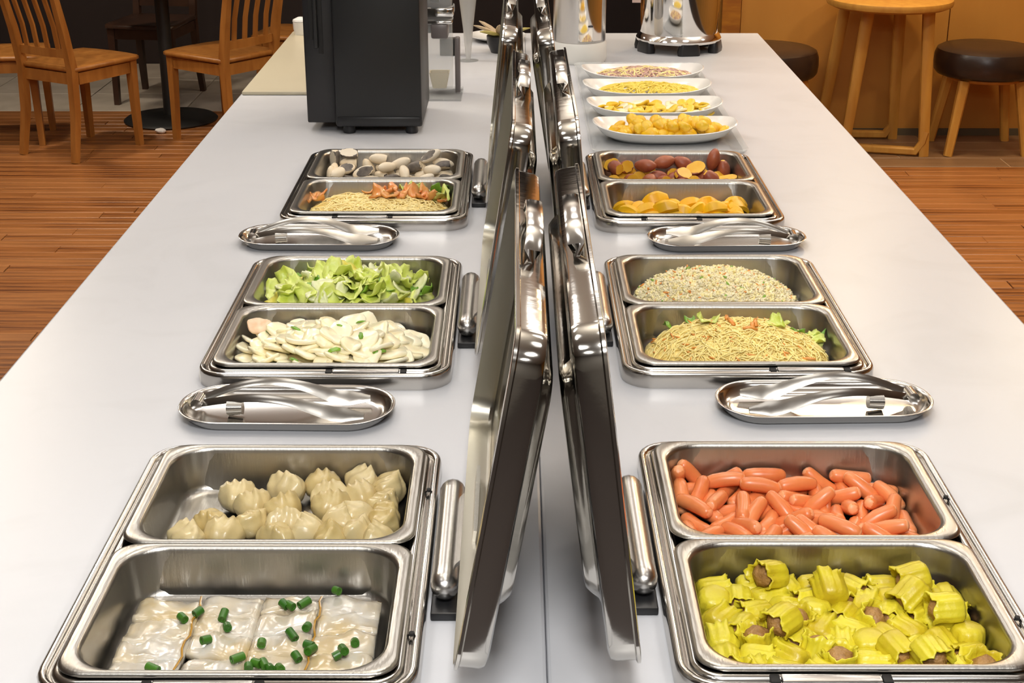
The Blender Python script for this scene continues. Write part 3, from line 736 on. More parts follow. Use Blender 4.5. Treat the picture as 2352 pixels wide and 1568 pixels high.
  (0.4569, 1.3595, -0.0093, 0.433, 0.315, 0.783, -0.315),
  (0.4261, 1.3474, -0.011, 0.245, 0.663, 0.245, -0.663),
  (0.4826, 1.3366, -0.011, 0.091, 0.701, 0.091, -0.701),
  (0.4463, 1.3267, -0.011, 0.214, 0.674, 0.214, -0.674),
  (0.4024, 1.3309, 0.0035, 0.507, 0.373, 0.681, -0.373),
  (0.3773, 1.2945, -0.011, 0.707, 0, 0.707, 0),
  (0.4301, 1.3055, 0.0143, 0.53, 0.442, 0.573, -0.442),
  (0.4885, 1.3074, -0.0072, 0.986, 0.118, 0.014, -0.118),
 ],
 'dumpling': [
  (-0.3573, 1.6988, -0.011, 0.996, 0, 0, 0.089),
  (-0.296, 1.727, -0.011, 0.218, 0, -0, 0.976),
  (-0.2505, 1.73, -0.011, 0.993, 0, 0, 0.116),
  (-0.2387, 1.7015, -0.011, 0.11, 0, -0, -0.994),
  (-0.2333, 1.6715, -0.011, 0.994, 0, 0, 0.112),
  (-0.199, 1.7392, -0.011, 0.425, 0, -0, 0.905),
  (-0.1635, 1.7264, -0.011, 0.707, 0, 0, 0.707),
  (-0.1959, 1.6979, -0.011, 0.942, 0, 0, 0.335),
  (-0.1683, 1.681, -0.011, 0.895, 0, 0, 0.445),
  (-0.1964, 1.651, -0.011, 0.583, 0, -0, 0.812),
  (-0.1635, 1.6378, -0.011, 0.707, 0, 0, 0.707),
  (-0.3322, 1.6745, -0.011, 0.981, 0, 0, 0.196),
  (-0.2925, 1.6667, -0.011, 0.948, 0, 0, 0.318),
  (-0.378, 1.634, -0.011, 0.131, 0, -0, 0.991),
  (-0.3272, 1.6292, -0.011, 0.872, 0, 0, 0.489),
  (-0.2851, 1.632, -0.011, 0.051, 0, -0, -0.999),
  (-0.2521, 1.6121, -0.011, 0.804, 0, 0, 0.594),
  (-0.2228, 1.6341, -0.011, 0.83, 0, 0, -0.558),
  (-0.1927, 1.6052, -0.011, 0.787, 0, 0, 0.617),
  (-0.3587, 1.599, -0.011, 1, 0, 0, -0.009),
  (-0.2897, 1.5972, -0.011, 0.25, 0, -0, 0.968),
  (-0.2241, 1.5889, -0.011, 0.664, 0, -0, 0.748),
  (-0.1653, 1.589, -0.011, 0.782, 0, 0, 0.624),
  (-0.3993, 1.5899, -0.011, 0.353, 0, -0, 0.936),
 ],
 'potato': [
  (0.238, 3.185, -0.011, -0.473, 0.305, -0.448, 0.695),
  (0.2848, 3.185, -0.011, 0.187, 0.3, 0.793, 0.496),
  (0.3316, 3.185, -0.011, 0.868, 0.287, 0.127, 0.384),
  (0.3772, 3.1851, -0.011, 0.117, 0.059, -0.448, -0.884),
  (0.4264, 3.1849, -0.011, -0.858, 0.514, 0.007, -0.011),
  (0.472, 3.185, -0.011, -0.492, 0.15, 0.25, -0.82),
  (0.2403, 3.2411, -0.011, 0.834, 0.546, 0.046, 0.07),
  (0.2865, 3.2409, -0.011, -0.46, 0.004, -0.007, 0.888),
  (0.3311, 3.2409, -0.011, -0.121, 0.057, 0.422, -0.897),
  (0.3777, 3.246, -0.011, 0.158, 0.266, 0.817, 0.486),
  (0.4305, 3.241, -0.011, 0.346, 0.056, -0.15, -0.925),
  (0.4773, 3.2423, -0.011, 0.848, 0.436, -0.138, -0.268),
  (0.2409, 3.3135, -0.011, 0.073, 0.361, 0.911, 0.185),
  (0.2848, 3.3128, -0.011, 0.305, 0.229, -0.556, -0.739),
  (0.3301, 3.3154, -0.011, 0.136, 0.087, -0.534, -0.83),
  (0.3988, 3.3124, -0.011, 0.47, 0.542, -0.526, -0.456),
  (0.4357, 3.3093, -0.011, -0.332, 0.135, 0.351, -0.865),
  (0.4723, 3.3191, -0.011, 0.254, 0.029, 0.11, 0.96),
  (0.2677, 3.3455, 0.0286, -0.885, 0.221, -0.397, -0.099),
  (0.3166, 3.3455, -0.011, 0, 0, 0.987, 0.159),
  (0.3079, 3.3455, 0.0272, -0.572, 0.618, 0.366, 0.396),
  (0.3499, 3.3455, 0.047, -0.001, 0.027, -0.037, -0.999),
  (0.3925, 3.3455, 0.0138, -0.345, 0.06, 0.923, 0.161),
  (0.2562, 3.3221, 0.0128, 0.324, 0.207, 0.538, 0.751),
  (0.2314, 3.3031, 0.0147, 0.274, 0.283, 0.63, 0.669),
  (0.2245, 3.3455, 0.011, -0.018, 0.707, -0.018, -0.707),
  (0.2653, 3.2723, -0.0064, -0.014, 0.584, 0.697, -0.415),
  (0.307, 3.28, -0.0093, 0.265, 0.45, 0.804, 0.285),
  (0.3409, 3.2772, -0.011, 0.478, 0.68, -0.455, -0.32),
  (0.3671, 3.3059, -0.011, 0.609, 0.175, -0.214, -0.743),
  (0.3851, 3.2827, 0.0065, -0.004, 0.677, -0.559, -0.479),
  (0.3968, 3.3455, 0.0482, -0.819, 0.483, -0.267, -0.158),
  (0.4331, 3.3455, -0.011, -0, 0, 0.408, -0.913),
  (0.4308, 3.3455, 0.0279, 0.219, 0.797, -0.149, 0.542),
  (0.4605, 3.3455, 0.0242, -0.825, 0.054, 0.562, 0.037),
  (0.4119, 3.2693, -0.011, -0.527, 0.056, -0.089, 0.843),
  (0.4494, 3.2744, -0.0041, 0.2, 0.314, -0.553, 0.746),
  (0.4855, 3.2771, -0.0047, 0.66, 0.253, 0.612, 0.355),
  (0.267, 3.3455, -0.0105, -0.02, 0.011, -0.869, -0.494),
  (0.301, 3.3134, 0.0174, -0.951, 0.181, -0.103, 0.227),
  (0.3662, 3.3455, -0.011, -0.451, 0.893, 0, 0),
  (0.4855, 3.3455, -0.0012, -0.703, 0.08, 0.703, 0.08),
  (0.415, 3.3067, 0.0136, 0.041, 0.575, 0.786, 0.225),
  (0.2245, 3.2785, -0.011, -0.052, 0.705, -0.705, 0.052),
  (0.3456, 3.3455, 0.0174, 0.028, 0.007, 0.973, -0.23),
 ],
 'taro': [
  (-0.406, 3.2, -0.014, 0.425, 0.416, 0.563, 0.574),
  (-0.3592, 3.2, -0.014, 0.22, 0.287, -0.74, -0.567),
  (-0.3135, 3.2002, -0.014, 0.003, 0.014, -0.97, -0.244),
  (-0.2646, 3.1998, -0.014, 0.56, 0.809, 0.146, 0.101),
  (-0.2187, 3.1999, -0.014, 0.09, 0.97, 0.224, 0.021),
  (-0.172, 3.2, -0.014, 0.256, 0.913, 0.304, 0.085),
  (-0.4009, 3.2674, -0.014, 0.501, 0.131, -0.216, -0.827),
  (-0.3588, 3.271, -0.014, -0.169, 0.071, 0.38, -0.907),
  (-0.3101, 3.2728, -0.014, -0.135, 0.013, -0.098, 0.986),
  (-0.2652, 3.2693, -0.014, -0.189, 0.956, 0.222, -0.044),
  (-0.2186, 3.2623, -0.014, 0.042, 0.013, -0.292, -0.955),
  (-0.1687, 3.2692, -0.014, -0.066, 0.02, 0.283, -0.957),
  (-0.4105, 3.3519, -0.014, 0.378, 0.821, -0.389, -0.179),
  (-0.3571, 3.3405, -0.014, 0.008, 0.019, -0.931, -0.364),
  (-0.3101, 3.3343, -0.014, 0.652, 0.673, -0.251, -0.243),
  (-0.2632, 3.3344, -0.014, -0.944, 0.216, -0.056, 0.245),
  (-0.2118, 3.339, -0.014, -0.563, 0.819, 0.095, -0.065),
  (-0.1671, 3.3346, -0.014, 0.57, 0.789, 0.186, 0.134),
  (-0.4225, 3.3645, 0.0224, 0.282, 0.648, 0.282, -0.648),
  (-0.4225, 3.3315, -0.0045, 0.17, 0.686, -0.339, -0.621),
  (-0.3852, 3.3645, 0.0334, 0.001, 0.003, 0.367, -0.93),
  (-0.3854, 3.3645, 0.0094, -0.514, 0.858, 0, 0.001),
  (-0.3915, 3.3314, 0.0052, -0.36, 0.058, -0.329, 0.871),
  (-0.4225, 3.2989, -0.0044, 0.701, 0.095, -0.453, 0.543),
  (-0.4062, 3.2847, 0.0064, -0.387, 0.201, -0.536, 0.723),
  (-0.3887, 3.3027, -0.014, -0.882, 0.453, -0.06, 0.117),
  (-0.3521, 3.3215, 0.0003, 0.75, 0.617, -0.04, 0.235),
  (-0.3328, 3.307, -0.014, -0.165, 0.012, -0.069, 0.984),
  (-0.3154, 3.3645, 0.0205, -0.921, 0.379, -0.086, -0.035),
  (-0.3037, 3.3645, -0.009, -0.127, 0.152, 0.63, 0.751),
  (-0.2679, 3.3645, 0.0101, 0.08, 0.028, 0.941, -0.328),
  (-0.2978, 3.333, 0.0089, 0.064, 0.379, -0.908, 0.169),
  (-0.2865, 3.3051, -0.014, -0.711, 0.681, 0.123, -0.128),
  (-0.2547, 3.3645, -0.014, -0.168, 0.986, 0, 0),
  (-0.2339, 3.3414, 0.0075, 0.199, 0.037, 0.909, 0.365),
  (-0.2182, 3.3645, -0.0045, -0.674, 0.62, -0.296, -0.272),
  (-0.1975, 3.3645, 0.0276, 0.085, 0.292, 0.265, -0.915),
  (-0.1721, 3.3645, -0.014, 0.77, 0.638, 0, 0),
  (-0.1685, 3.3645, 0.0096, 0.461, 0.887, -0, 0.001),
  (-0.1684, 3.3404, 0.0092, 0.051, 0.017, 0.961, -0.27),
  (-0.1916, 3.3185, 0.0056, 0.119, 0.255, 0.914, 0.292),
  (-0.2205, 3.3116, -0.014, 0.024, 0.001, 0.049, 0.999),
  (-0.2094, 3.2872, -0.01, -0.158, 0.001, -0.977, 0.14),
  (-0.1662, 3.306, -0.014, 0.869, 0.398, 0.123, 0.269),
  (-0.2553, 3.3077, 0.0009, 0.403, 0.727, -0.289, -0.474),
  (-0.3428, 3.3645, -0.0023, 0.316, 0.438, -0.493, 0.682),
  (-0.3768, 3.3645, -0.014, 0, 0, 0.992, 0.127),
 ],
}

# ------------------------------------------------------------------ food
def put(o, loc, q=None, e=None, s=1.0):
    o.location = (loc[0], loc[1], ZC + loc[2])
    if q is not None: o.rotation_mode = 'QUATERNION'; o.rotation_quaternion = q
    if e is not None: o.rotation_euler = e
    if s != 1.0: o.scale = (s, s, s)
    return o
def zone(o, what, cat, group, c, hx=.148, hy=.116, where='its pan'):
    """label by the place in the pan: first row, then column"""
    u, v = (o.location.x - c[0]) / hx, (o.location.y - c[1]) / hy
    col = ('far left', 'left', 'centre left', 'centre right', 'right', 'far right')[max(0, min(5, int((u + 1) * 3)))]
    row = ('front', 'middle', 'back')[max(0, min(2, int((v + 1) * 1.5)))]
    tag(o, '%s, %s %s of %s' % (what, row, col, where), cat, group); ZONED.append(o)
ZONED = []
def settle_labels():
    """two or three things with one label: the nearer, the middle and the farther one"""
    by = {}
    for o in ZONED: by.setdefault(o['label'], []).append(o)
    for lb, os in by.items():
        if len(os) in (2, 3):
            os.sort(key=lambda o: o.location.y)
            for o, w in zip(os, ('nearer one', 'farther one') if len(os) == 2 else ('nearest one', 'second one', 'farthest one')): o['label'] = lb + ', ' + w
        elif 4 <= len(os) <= 10:
            os.sort(key=lambda o: o.location.x)
            for o, w in zip(os, ('first', 'second', 'third', 'fourth', 'fifth', 'sixth', 'seventh', 'eighth', 'ninth', 'tenth')): o['label'] = lb + ', ' + w + ' from left'
def lie(q):
    d = Quaternion(q) @ Vector((1, 0, 0)); a = abs(math.degrees(math.atan2(d.y, d.x))) % 180
    return 'crosswise' if a < 25 or a > 155 else 'lengthwise' if 65 < a < 115 else 'slanting'
def stamp(protos, i): return copy_tree(protos[i % len(protos)])
def drop(protos):
    for p in protos:
        for c in list(p.children): bpy.data.objects.remove(c)
        bpy.data.objects.remove(p)

# --- sausages: settled pile, position and quaternion of each
def sausage_mesh(k):
    rnd = random.Random(k); bend = rnd.uniform(-.005, .005); L = rnd.uniform(.046, .054)
    xs = (-1, -.97, -.92, -.80, -.5, 0, .5, .80, .92, .97, 1); rs = (.0035, .0052, .0068, .0084, .0093, .0096, .0093, .0084, .0068, .0050, .0032)
    return tube([(x * L / 2, bend * (1 - x * x), 0) for x in xs], [r * rnd.uniform(.97, 1.04) for r in rs], 12), L, bend
SP = []
for k in range(4):
    vf, L, bend = sausage_mesh(k)
    o = ob('sausage', vf, ['sausage', 'sausage_end'], None, angle=0)
    for pl in o.data.polygons:
        if abs(pl.center.x) > L * .478: pl.material_index = 1
    SP.append(o)
zs = sorted(SIM['sausage'], key=lambda r: r[2])
for i, r in enumerate(SIM['sausage']):
    o = put(stamp(SP, i), r[:3], Quaternion(r[3:]), s=1.04)
    zone(o, 'orange sausage lying ' + lie(r[3:]), 'sausage', 'orange sausages in the right row', PANC[('R', 0, 1)], where='the sausage pan')
drop(SP)

# --- shumai: pleated yellow wrapper open over brown filling
def shumai_wrap(k):
    rnd = random.Random(k + 40); R = []; n = 42; ph = [rnd.uniform(0, 6.28) for _ in range(4)]
    def ring(r, z, am, amz=0):
        P = []
        for i in range(n):
            t = 2 * PI * i / n
            w = math.sin(6 * t + ph[0]) * .55 + math.sin(4 * t + ph[1]) * .35 + .62 * math.sin(13 * t + ph[2] + .8 * math.sin(3 * t))
            rr = r * (1 + am * w); P.append((rr * math.cos(t), rr * math.sin(t), z + amz * (math.sin(3 * t + ph[3]) + .5 * math.sin(7 * t + ph[0]))))
        return P
    q = [ring(.006, -.0165, 0), ring(.0125, -.0158, .02), ring(.0158, -.012, .05), ring(.0164, -.003, .085), ring(.0158, .005, .10), ring(.0155, .0115, .13, .0008), ring(.0172, .0165, .17, .0022), ring(.0158, .0168, .15, .0022), ring(.0138, .012, .12, .0008), ring(.0125, .006, .08)]
    return loft(q, True, True)
SH = []
for k in range(5):
    o = ob('shumai', shumai_wrap(k), 'wrapper', None, angle=0)
    ob('filling', mv(ball(.0128, .0128, .0095, 12, 8, lambda p: p * (1 + .28 * nz(p, 130, k))), (0, 0, .0075)), 'filling', o)
    SH.append(o)
for i, r in enumerate(SIM['siumai']):
    o = put(stamp(SH, i), r[:3], Quaternion(r[3:]), s=1.12)
    zone(o, 'yellow shumai with its filling ' + ('up' if (o.rotation_quaternion @ Vector((0, 0, 1))).z > .45 else 'facing sideways' if (o.rotation_quaternion @ Vector((0, 0, 1))).z > -.4 else 'down'), 'shumai', 'yellow shumai in the nearest right pan', PANC[('R', 0, 0)])
drop(SH)

# --- dumplings
def dumpling_mesh(k):
    rnd = random.Random(k + 80); bend = rnd.uniform(.35, .75); ns, nr = 26, 24; R = []; ph = rnd.uniform(0, 6)
    for i in range(ns + 1):
        u = -1 + 2 * i / ns; au = abs(u)
        r = .0168 * (max(0, 1 - au ** 2.3)) ** .62 + .0030
        if au > .9: r *= .85
        ring = []
        for j in range(nr):
            t = 2 * PI * j / nr
            a = math.atan2(math.sin(t - PI / 2), math.cos(t - PI / 2))
            cr = math.exp(-(a / .24) ** 2)
            rr = r * (1 + cr * (.30 + .09 * math.sin(15 * u + ph)) + .05 * math.sin(9 * u + 2.2 * a + ph)) + .0022 * nz((u * .022, math.cos(t) * .016, math.sin(t) * .016), 95, k)
            y = rr * math.cos(t) * .95; z = rr * math.sin(t)
            if z < 0: z *= .80
            ring.append((u * .0245, y + bend * .016 * u * u, z + .004 * au ** 3))
        R.append(ring)
    return loft(R, True, True)
DP = [ob('dumpling', dumpling_mesh(k), 'dumpling', None, angle=0) for k in range(5)]
dd = sorted(SIM['dumpling'], key=lambda r: r[1]); nrow = (8, 8, 99); rows = [dd[:8], dd[8:16], dd[16:]]
ordn = ('leftmost', 'second from the left', 'third from the left', 'fourth from the left', 'fifth from the left', 'sixth from the left', 'seventh from the left', 'eighth from the left')
i = 0
for rw, wn in zip(rows, ('near', 'middle', 'back')):
    rw.sort(key=lambda r: r[0])
    for c, r in enumerate(rw):
        q = Quaternion(r[3:]); up = q @ Vector((0, 0, 1)); rnd = random.Random(i)
        yaw = math.atan2((q @ Vector((1, 0, 0))).y, (q @ Vector((1, 0, 0))).x)
        o = put(stamp(DP, i), (r[0], r[1], r[2] + .001), e=Euler((rnd.uniform(-.7, .5), rnd.uniform(-.15, .15), yaw)), s=rnd.uniform(1.0, 1.1))
        word = ordn[c] if c < len(rw) - 1 else 'rightmost'
        tag(o, 'pleated beige dumpling, %s in the %s row of dumplings' % (word, wn), 'dumpling', 'dumplings scattered in the left pan'); i += 1
drop(DP)

# --- rice rolls
ax, ay = PANC[('L', 0, 0)]
XS = (-.138, -.064, .0035, .068, .138); rr0 = 0
for row in range(5):
    for c in range(4):
        x0, x1 = XS[c] + .0006, XS[c + 1] - .0006; rnd = random.Random(row * 7 + c); y = -.090 + row * .040 + rnd.uniform(-.006, .006) + (.004 if c > 1 else -.003)
        sk = rnd.uniform(-.014, .014); hgt = rnd.uniform(.0075, .0095); seed = row * 4 + c; R = []
        NX = 12
        for i in range(NX + 1):
            u = i / NX; x = x0 + (x1 - x0) * u; ring = []
            yc = y + sk * (u - .5) + .005 * nz((x * 1.0, y, row), 30, 3); zt = hgt * (.9 + .55 * nz((x, y, 0), 45, seed)); wy = .0255 + .006 * nz((x, y, 2), 40, seed)
            if row == 4 and c == 2: wy *= .7
            sqz = .72 if i in (0, NX) else 1
            for j in range(24):
                t = 2 * PI * j / 24; cy_, sz_ = math.cos(t), math.sin(t)
                yy = wy * math.copysign(abs(cy_) ** .7, cy_) * (.97 if sqz < 1 else 1); zz = zt * math.copysign(abs(sz_) ** .75, sz_) * sqz
                if zz > 0: zz += .0036 * nz((x, yc + yy, 1), 60, seed) + .0022 * nz((x * .25, yc + yy, 4), 150, row) + .0045 * (-cy_) * .5
                ring.append((x, yc + yy, zz))
            R.append(ring)
        o = ob('rice_roll', loft(R, True, True), 'riceroll', None, angle=0)
        o.location = (ax, ay, ZC - .0172)
        tag(o, 'glossy white rice roll piece, %s column, %s row of its pan' % (('first', 'second', 'third', 'fourth')[c] + ' from the left', ('nearest', 'second', 'middle', 'fourth', 'farthest')[row]), 'rice roll', 'rice rolls in the nearest left pan')
for k, x in enumerate((-.066, .070)):
    o = ob('soy_drizzle', tube([(ax + x + .002 * math.sin(i * 1.7 + k), ay - .105 + .19 * i / 14, ZC - .0078 + .0012 * math.sin(i * 2.1)) for i in range(15)], [(.0013, .0009)] * 15, 6), 'soy', None)
    tag(o, 'thin brown soy drizzle along the %s cut across the rice rolls' % ('left', 'right')[k], 'sauce')
sc_px = ((670, 300), (985, 280), (1015, 370), (850, 470), (1095, 610), (1180, 680), (1240, 650), (1300, 660), (1345, 690), (1420, 690), (1515, 430), (1630, 370), (1645, 510), (1660, 545), (1280, 495), (1550, 600), (1910, 545), (1860, 590), (1455, 195), (1610, 185), (1860, 90), (790, 255), (440, 690), (2000, 490), (1500, 205))
def world(px, py, z):
    """point of the photograph's ray at height z over the counter, for setting things down where they lie"""
    th, u, v = TILT, px - 1176, py - 784; c, s = math.cos(th), math.sin(th)
    d = Vector((u, F_PX * c - v * s, -(F_PX * s + v * c))); d.rotate(Euler((0, 0, .0022))); t = (.87 - z) / -d.z
    return d.x * t, d.y * t
scp = []
for k in range(3):
    L = (.0105, .0145, .008)[k]; r = .0048
    o = ob('scallion_piece', loft([[(rr * math.cos(2 * PI * j / 12), rr * math.sin(2 * PI * j / 12), z) for j in range(12)] for rr, z in ((r * .55, L / 2 - .001), (r * .6, L / 2), (r, L / 2), (r * 1.03, 0), (r, -L / 2), (r * .6, -L / 2), (r * .55, -L / 2 + .001))], True, True), 'scallion', None, angle=30)
    scp.append(o)
for i, (u, v) in enumerate(sc_px):
    x, y = world(220 + u / 3.36, 1330 + v / 3.36, -.004); rnd = random.Random(i + 5)
    y = min(y, 1.487)
    o = put(stamp(scp, i), (x, y, -.0035 if y < 1.475 else .004), e=Euler((rnd.uniform(1.2, 1.9), rnd.uniform(-.3, .3), rnd.uniform(-1.2, 1.2))))
    zone(o, 'green scallion ring on the rice rolls', 'scallion', 'scallion rings on the rice rolls', PANC[('L', 0, 0)])
drop(scp)

# --- heaps: a height function over a pan, a bed mesh, pieces lying on it
def heap_z(x, y, base, top, p=2.4, ax_=.146, by=.113, lean=0):
    r = (abs(x / ax_) ** 2.6 + abs(y / by) ** 2.6) ** (1 / 2.6)
    return base + (top - base) * max(0, 1 - r ** p) + lean * y
def bed(name, c, base, top, m, label, cat, amp=.004, fs=60, p=2.4, lean=0, ax_=.146, by=.113, sub=30):
    V, F = [], []; NR, NA = sub, 72
    V.append((0, 0, heap_z(0, 0, base, top, p, lean=lean)))
    for i in range(1, NR + 1):
        rho = i / NR
        for j in range(NA):
            t = 2 * PI * j / NA; ca, sa = math.cos(t), math.sin(t); k = rho / (abs(ca) ** 2.6 + abs(sa) ** 2.6) ** (1 / 2.6)
            x, y = ax_ * ca * k, by * sa * k
            z = heap_z(x, y, base, top, p, ax_, by, lean) + amp * nz((x, y, 0), fs) + amp * .6 * nz((x, y, 3), fs * 2.3)
            V.append((x, y, max(z, -.026)))
    for j in range(NA): F.append((0, 1 + j, 1 + (j + 1) % NA))
    for i in range(NR - 1):
        for j in range(NA):
            a, b = 1 + i * NA, 1 + (i + 1) * NA; k = (j + 1) % NA; F.append((a + j, b + j, b + k, a + k))
    b = 1 + (NR - 1) * NA; n = len(V)
    for j in range(NA): x, y, z = V[b + j]; V.append((x * .97, y * .97, -.0265))
    for j in range(NA): k = (j + 1) % NA; F.append((b + j, n + j, n + k, b + k))
    F.append(tuple(range(n, n + NA)))
    o = ob(name, (V, F), m, None, angle=0, loc=(c[0], c[1], ZC))
    return tag(o, label, cat, None, 'stuff')
def spread(c, n, seed, base, top, p=2.4, lean=0, rmax=.93, ax_=.146, by=.113):
    """even points over a heap, nearest rows last"""
    rnd = random.Random(seed); pts = []
    tries = 0
    while len(pts) < n and tries < 6000:
        tries += 1; x, y = rnd.uniform(-ax_, ax_), rnd.uniform(-by, by)
        if (abs(x / ax_) ** 2.6 + abs(y / by) ** 2.6) > rmax ** 2.6: continue
        dm = math.sqrt(4 * ax_ * by / n) * (.78 if tries < 3000 else .55)
        if all((x - q[0]) ** 2 + (y - q[1]) ** 2 > dm * dm for q in pts): pts.append((x, y))
    return [(c[0] + x, c[1] + y, heap_z(x, y, base, top, p, ax_, by, lean)) for x, y in pts]
def leafy(k, w, h, th, ruff, curl, nx=7, ny=6):
    """a torn curled leaf piece with thickness"""
    top, bot = [], []
    for i in range(nx):
        for j in range(ny):
            u, v = i / (nx - 1) * 2 - 1, j / (ny - 1) * 2 - 1
            s = math.sqrt(u * u + v * v) + 1e-6; m_ = max(abs(u), abs(v)); x, y = u * m_ / s if s else 0, v * m_ / s
            e = 1 + .22 * nz((u, v, k), 1.6, k); x, y = x * e * w / 2, y * e * h / 2
            z = curl * (x * x / (w / 2) ** 2) * w * .5 + ruff * nz((x, y, 0), 85, k) * (m_ ** 1.2 + .2) - curl * .3 * y
            top.append((x, y, z + th / 2)); bot.append((x, y, z - th / 2))
    V = top + bot; n = nx * ny; F = []
    g = lambda i, j: i * ny + j
    for i in range(nx - 1):
        for j in range(ny - 1):
            F.append((g(i, j), g(i + 1, j), g(i + 1, j + 1), g(i, j + 1))); F.append((n + g(i, j), n + g(i, j + 1), n + g(i + 1, j + 1), n + g(i + 1, j)))
    B = [g(i, 0) for i in range(nx)] + [g(nx - 1, j) for j in range(1, ny)] + [g(i, ny - 1) for i in range(nx - 2, -1, -1)] + [g(0, j) for j in range(ny - 2, 0, -1)]
    for a, b in zip(B, B[1:] + B[:1]): F.append((a, n + a, n + b, b))
    return V, F
def slice_mesh(k, r, th, bend, ecc=1.0):
    n = 20; R = []
    for fr, z in ((.3, -th / 2), (.9, -th / 2), (1, -th * .2), (1, th * .2), (.92, th / 2), (.3, th / 2)):
        ring = []
        for i in range(n):
            t = 2 * PI * i / n; q = r * fr * (1 + .07 * math.sin(2 * t + k) + .06 * math.sin(3 * t + 2 * k) + .05 * math.sin(5 * t + k)); x, y = q * math.cos(t) * ecc, q * math.sin(t)
            ring.append((x, y, z + bend * x * x / r + bend * .3 * y))
        R.append(ring)
    return loft(R, True, True)

# green cabbage
c = PANC[('L', 1, 1)]
bed('cabbage_bed', c, -.008, .028, 'cab_lime', 'wilted green cabbage under the loose pieces on top', 'cabbage', .005, p=2.2)
CB = {'lime': [ob('cabbage_piece', leafy(k, .048, .036, .0018, .012, (.5, -.4, .8)[k % 3]), 'cab_lime', None, angle=0) for k in range(4)],
      'white': [ob('cabbage_piece', leafy(k + 9, .046, .024, .004, .005, .35), 'cab_white', None, angle=0) for k in range(3)],
      'yellow': [ob('cabbage_piece', leafy(k + 15, .034, .026, .0018, .010, .6), 'cab_yellow', None, angle=0) for k in range(2)],
      'green': [ob('cabbage_piece', leafy(k + 21, .032, .024, .0015, .011, .6), 'cab_green', None, angle=0) for k in range(2)]}
LB = {'lime': 'crinkled lime green cabbage piece', 'white': 'pale white rib piece', 'yellow': 'yellowish cabbage scrap', 'green': 'dark green leaf scrap'}
for i, q in enumerate(spread(c, 92, 3, -.002, .038, 2.2)):
    rnd = random.Random(i + 100); k = ('lime', 'lime', 'white', 'lime', 'white', 'lime', 'yellow', 'lime', 'green', 'white', 'lime')[rnd.randrange(11)]
    o = put(stamp(CB[k], i), (q[0], q[1], q[2] + .003), e=Euler((rnd.uniform(-.2, .9), rnd.uniform(-.7, .7), rnd.uniform(0, 6.28))), s=rnd.uniform(.8, 1.15))
    zone(o, LB[k], 'cabbage', 'cooked cabbage pieces, ' + k, c, where='the heap')
for k in CB: drop(CB[k])

# pale gourd slices
c = PANC[('L', 1, 0)]
bed('sauce_bed', c, -.010, .020, 'gourd', 'pale creamy layer of cooked vegetable below the slices', 'vegetable', .004, p=2.0)
GS = [ob('pale_slice', slice_mesh(k, .0205, .0062, (.12, -.08, .16, .05)[k], (1, 1.18, 1.3, .9)[k]), 'gourd', None, angle=0) for k in range(4)]
for i, q in enumerate(spread(c, 96, 8, -.004, .030, 2.2)):
    rnd = random.Random(i + 300)
    o = put(stamp(GS, rnd.randrange(4)), (q[0], q[1], q[2] + .003), e=Euler((rnd.uniform(-.1, .5), rnd.uniform(-.4, .4), rnd.uniform(0, 6.28))), s=rnd.uniform(.85, 1.2))
    zone(o, 'cream coloured cooked gourd slice', 'vegetable slice', 'pale slices in the middle left dish', c)
drop(GS)
o = ob('pink_slice', slice_mesh(1, .017, .005, .25, 1.1), 'gourd_pink', None, angle=0); x, y = world(593, 757, .022); put(o, (x, y, .028), e=Euler((.5, .1, .4))); tag(o, 'pinkish round slice at the left of the pale vegetable slices', 'vegetable slice')
GP = [ob('green_strip', tube([(-.009, 0, 0), (-.004, .001, .0015), (.004, 0, .0015), (.009, -.001, 0)], [(.0028, .0016), (.0042, .002), (.0042, .002), (.0026, .0014)], 8), 'cab_green', None, angle=0)]
for i, (u, v) in enumerate(((880, 600), (905, 690), (1415, 620), (1420, 745), (1205, 830), (880, 865), (1240, 680), (1560, 820), (700, 650))):
    x, y = world(420 + u / 3.459, 570 + v / 3.459, .026); rnd = random.Random(i)
    o = put(stamp(GP, 0), (x, y, heap_z(x - c[0], y - c[1], -.004, .030, 2.2) + .010), e=Euler((.3, rnd.uniform(-.3, .3), rnd.uniform(0, 3))), s=rnd.uniform(.9, 1.3))
    zone(o, 'green onion strip on pale slices', 'onion', 'green onion strips on the pale slices', c)
drop(GP)

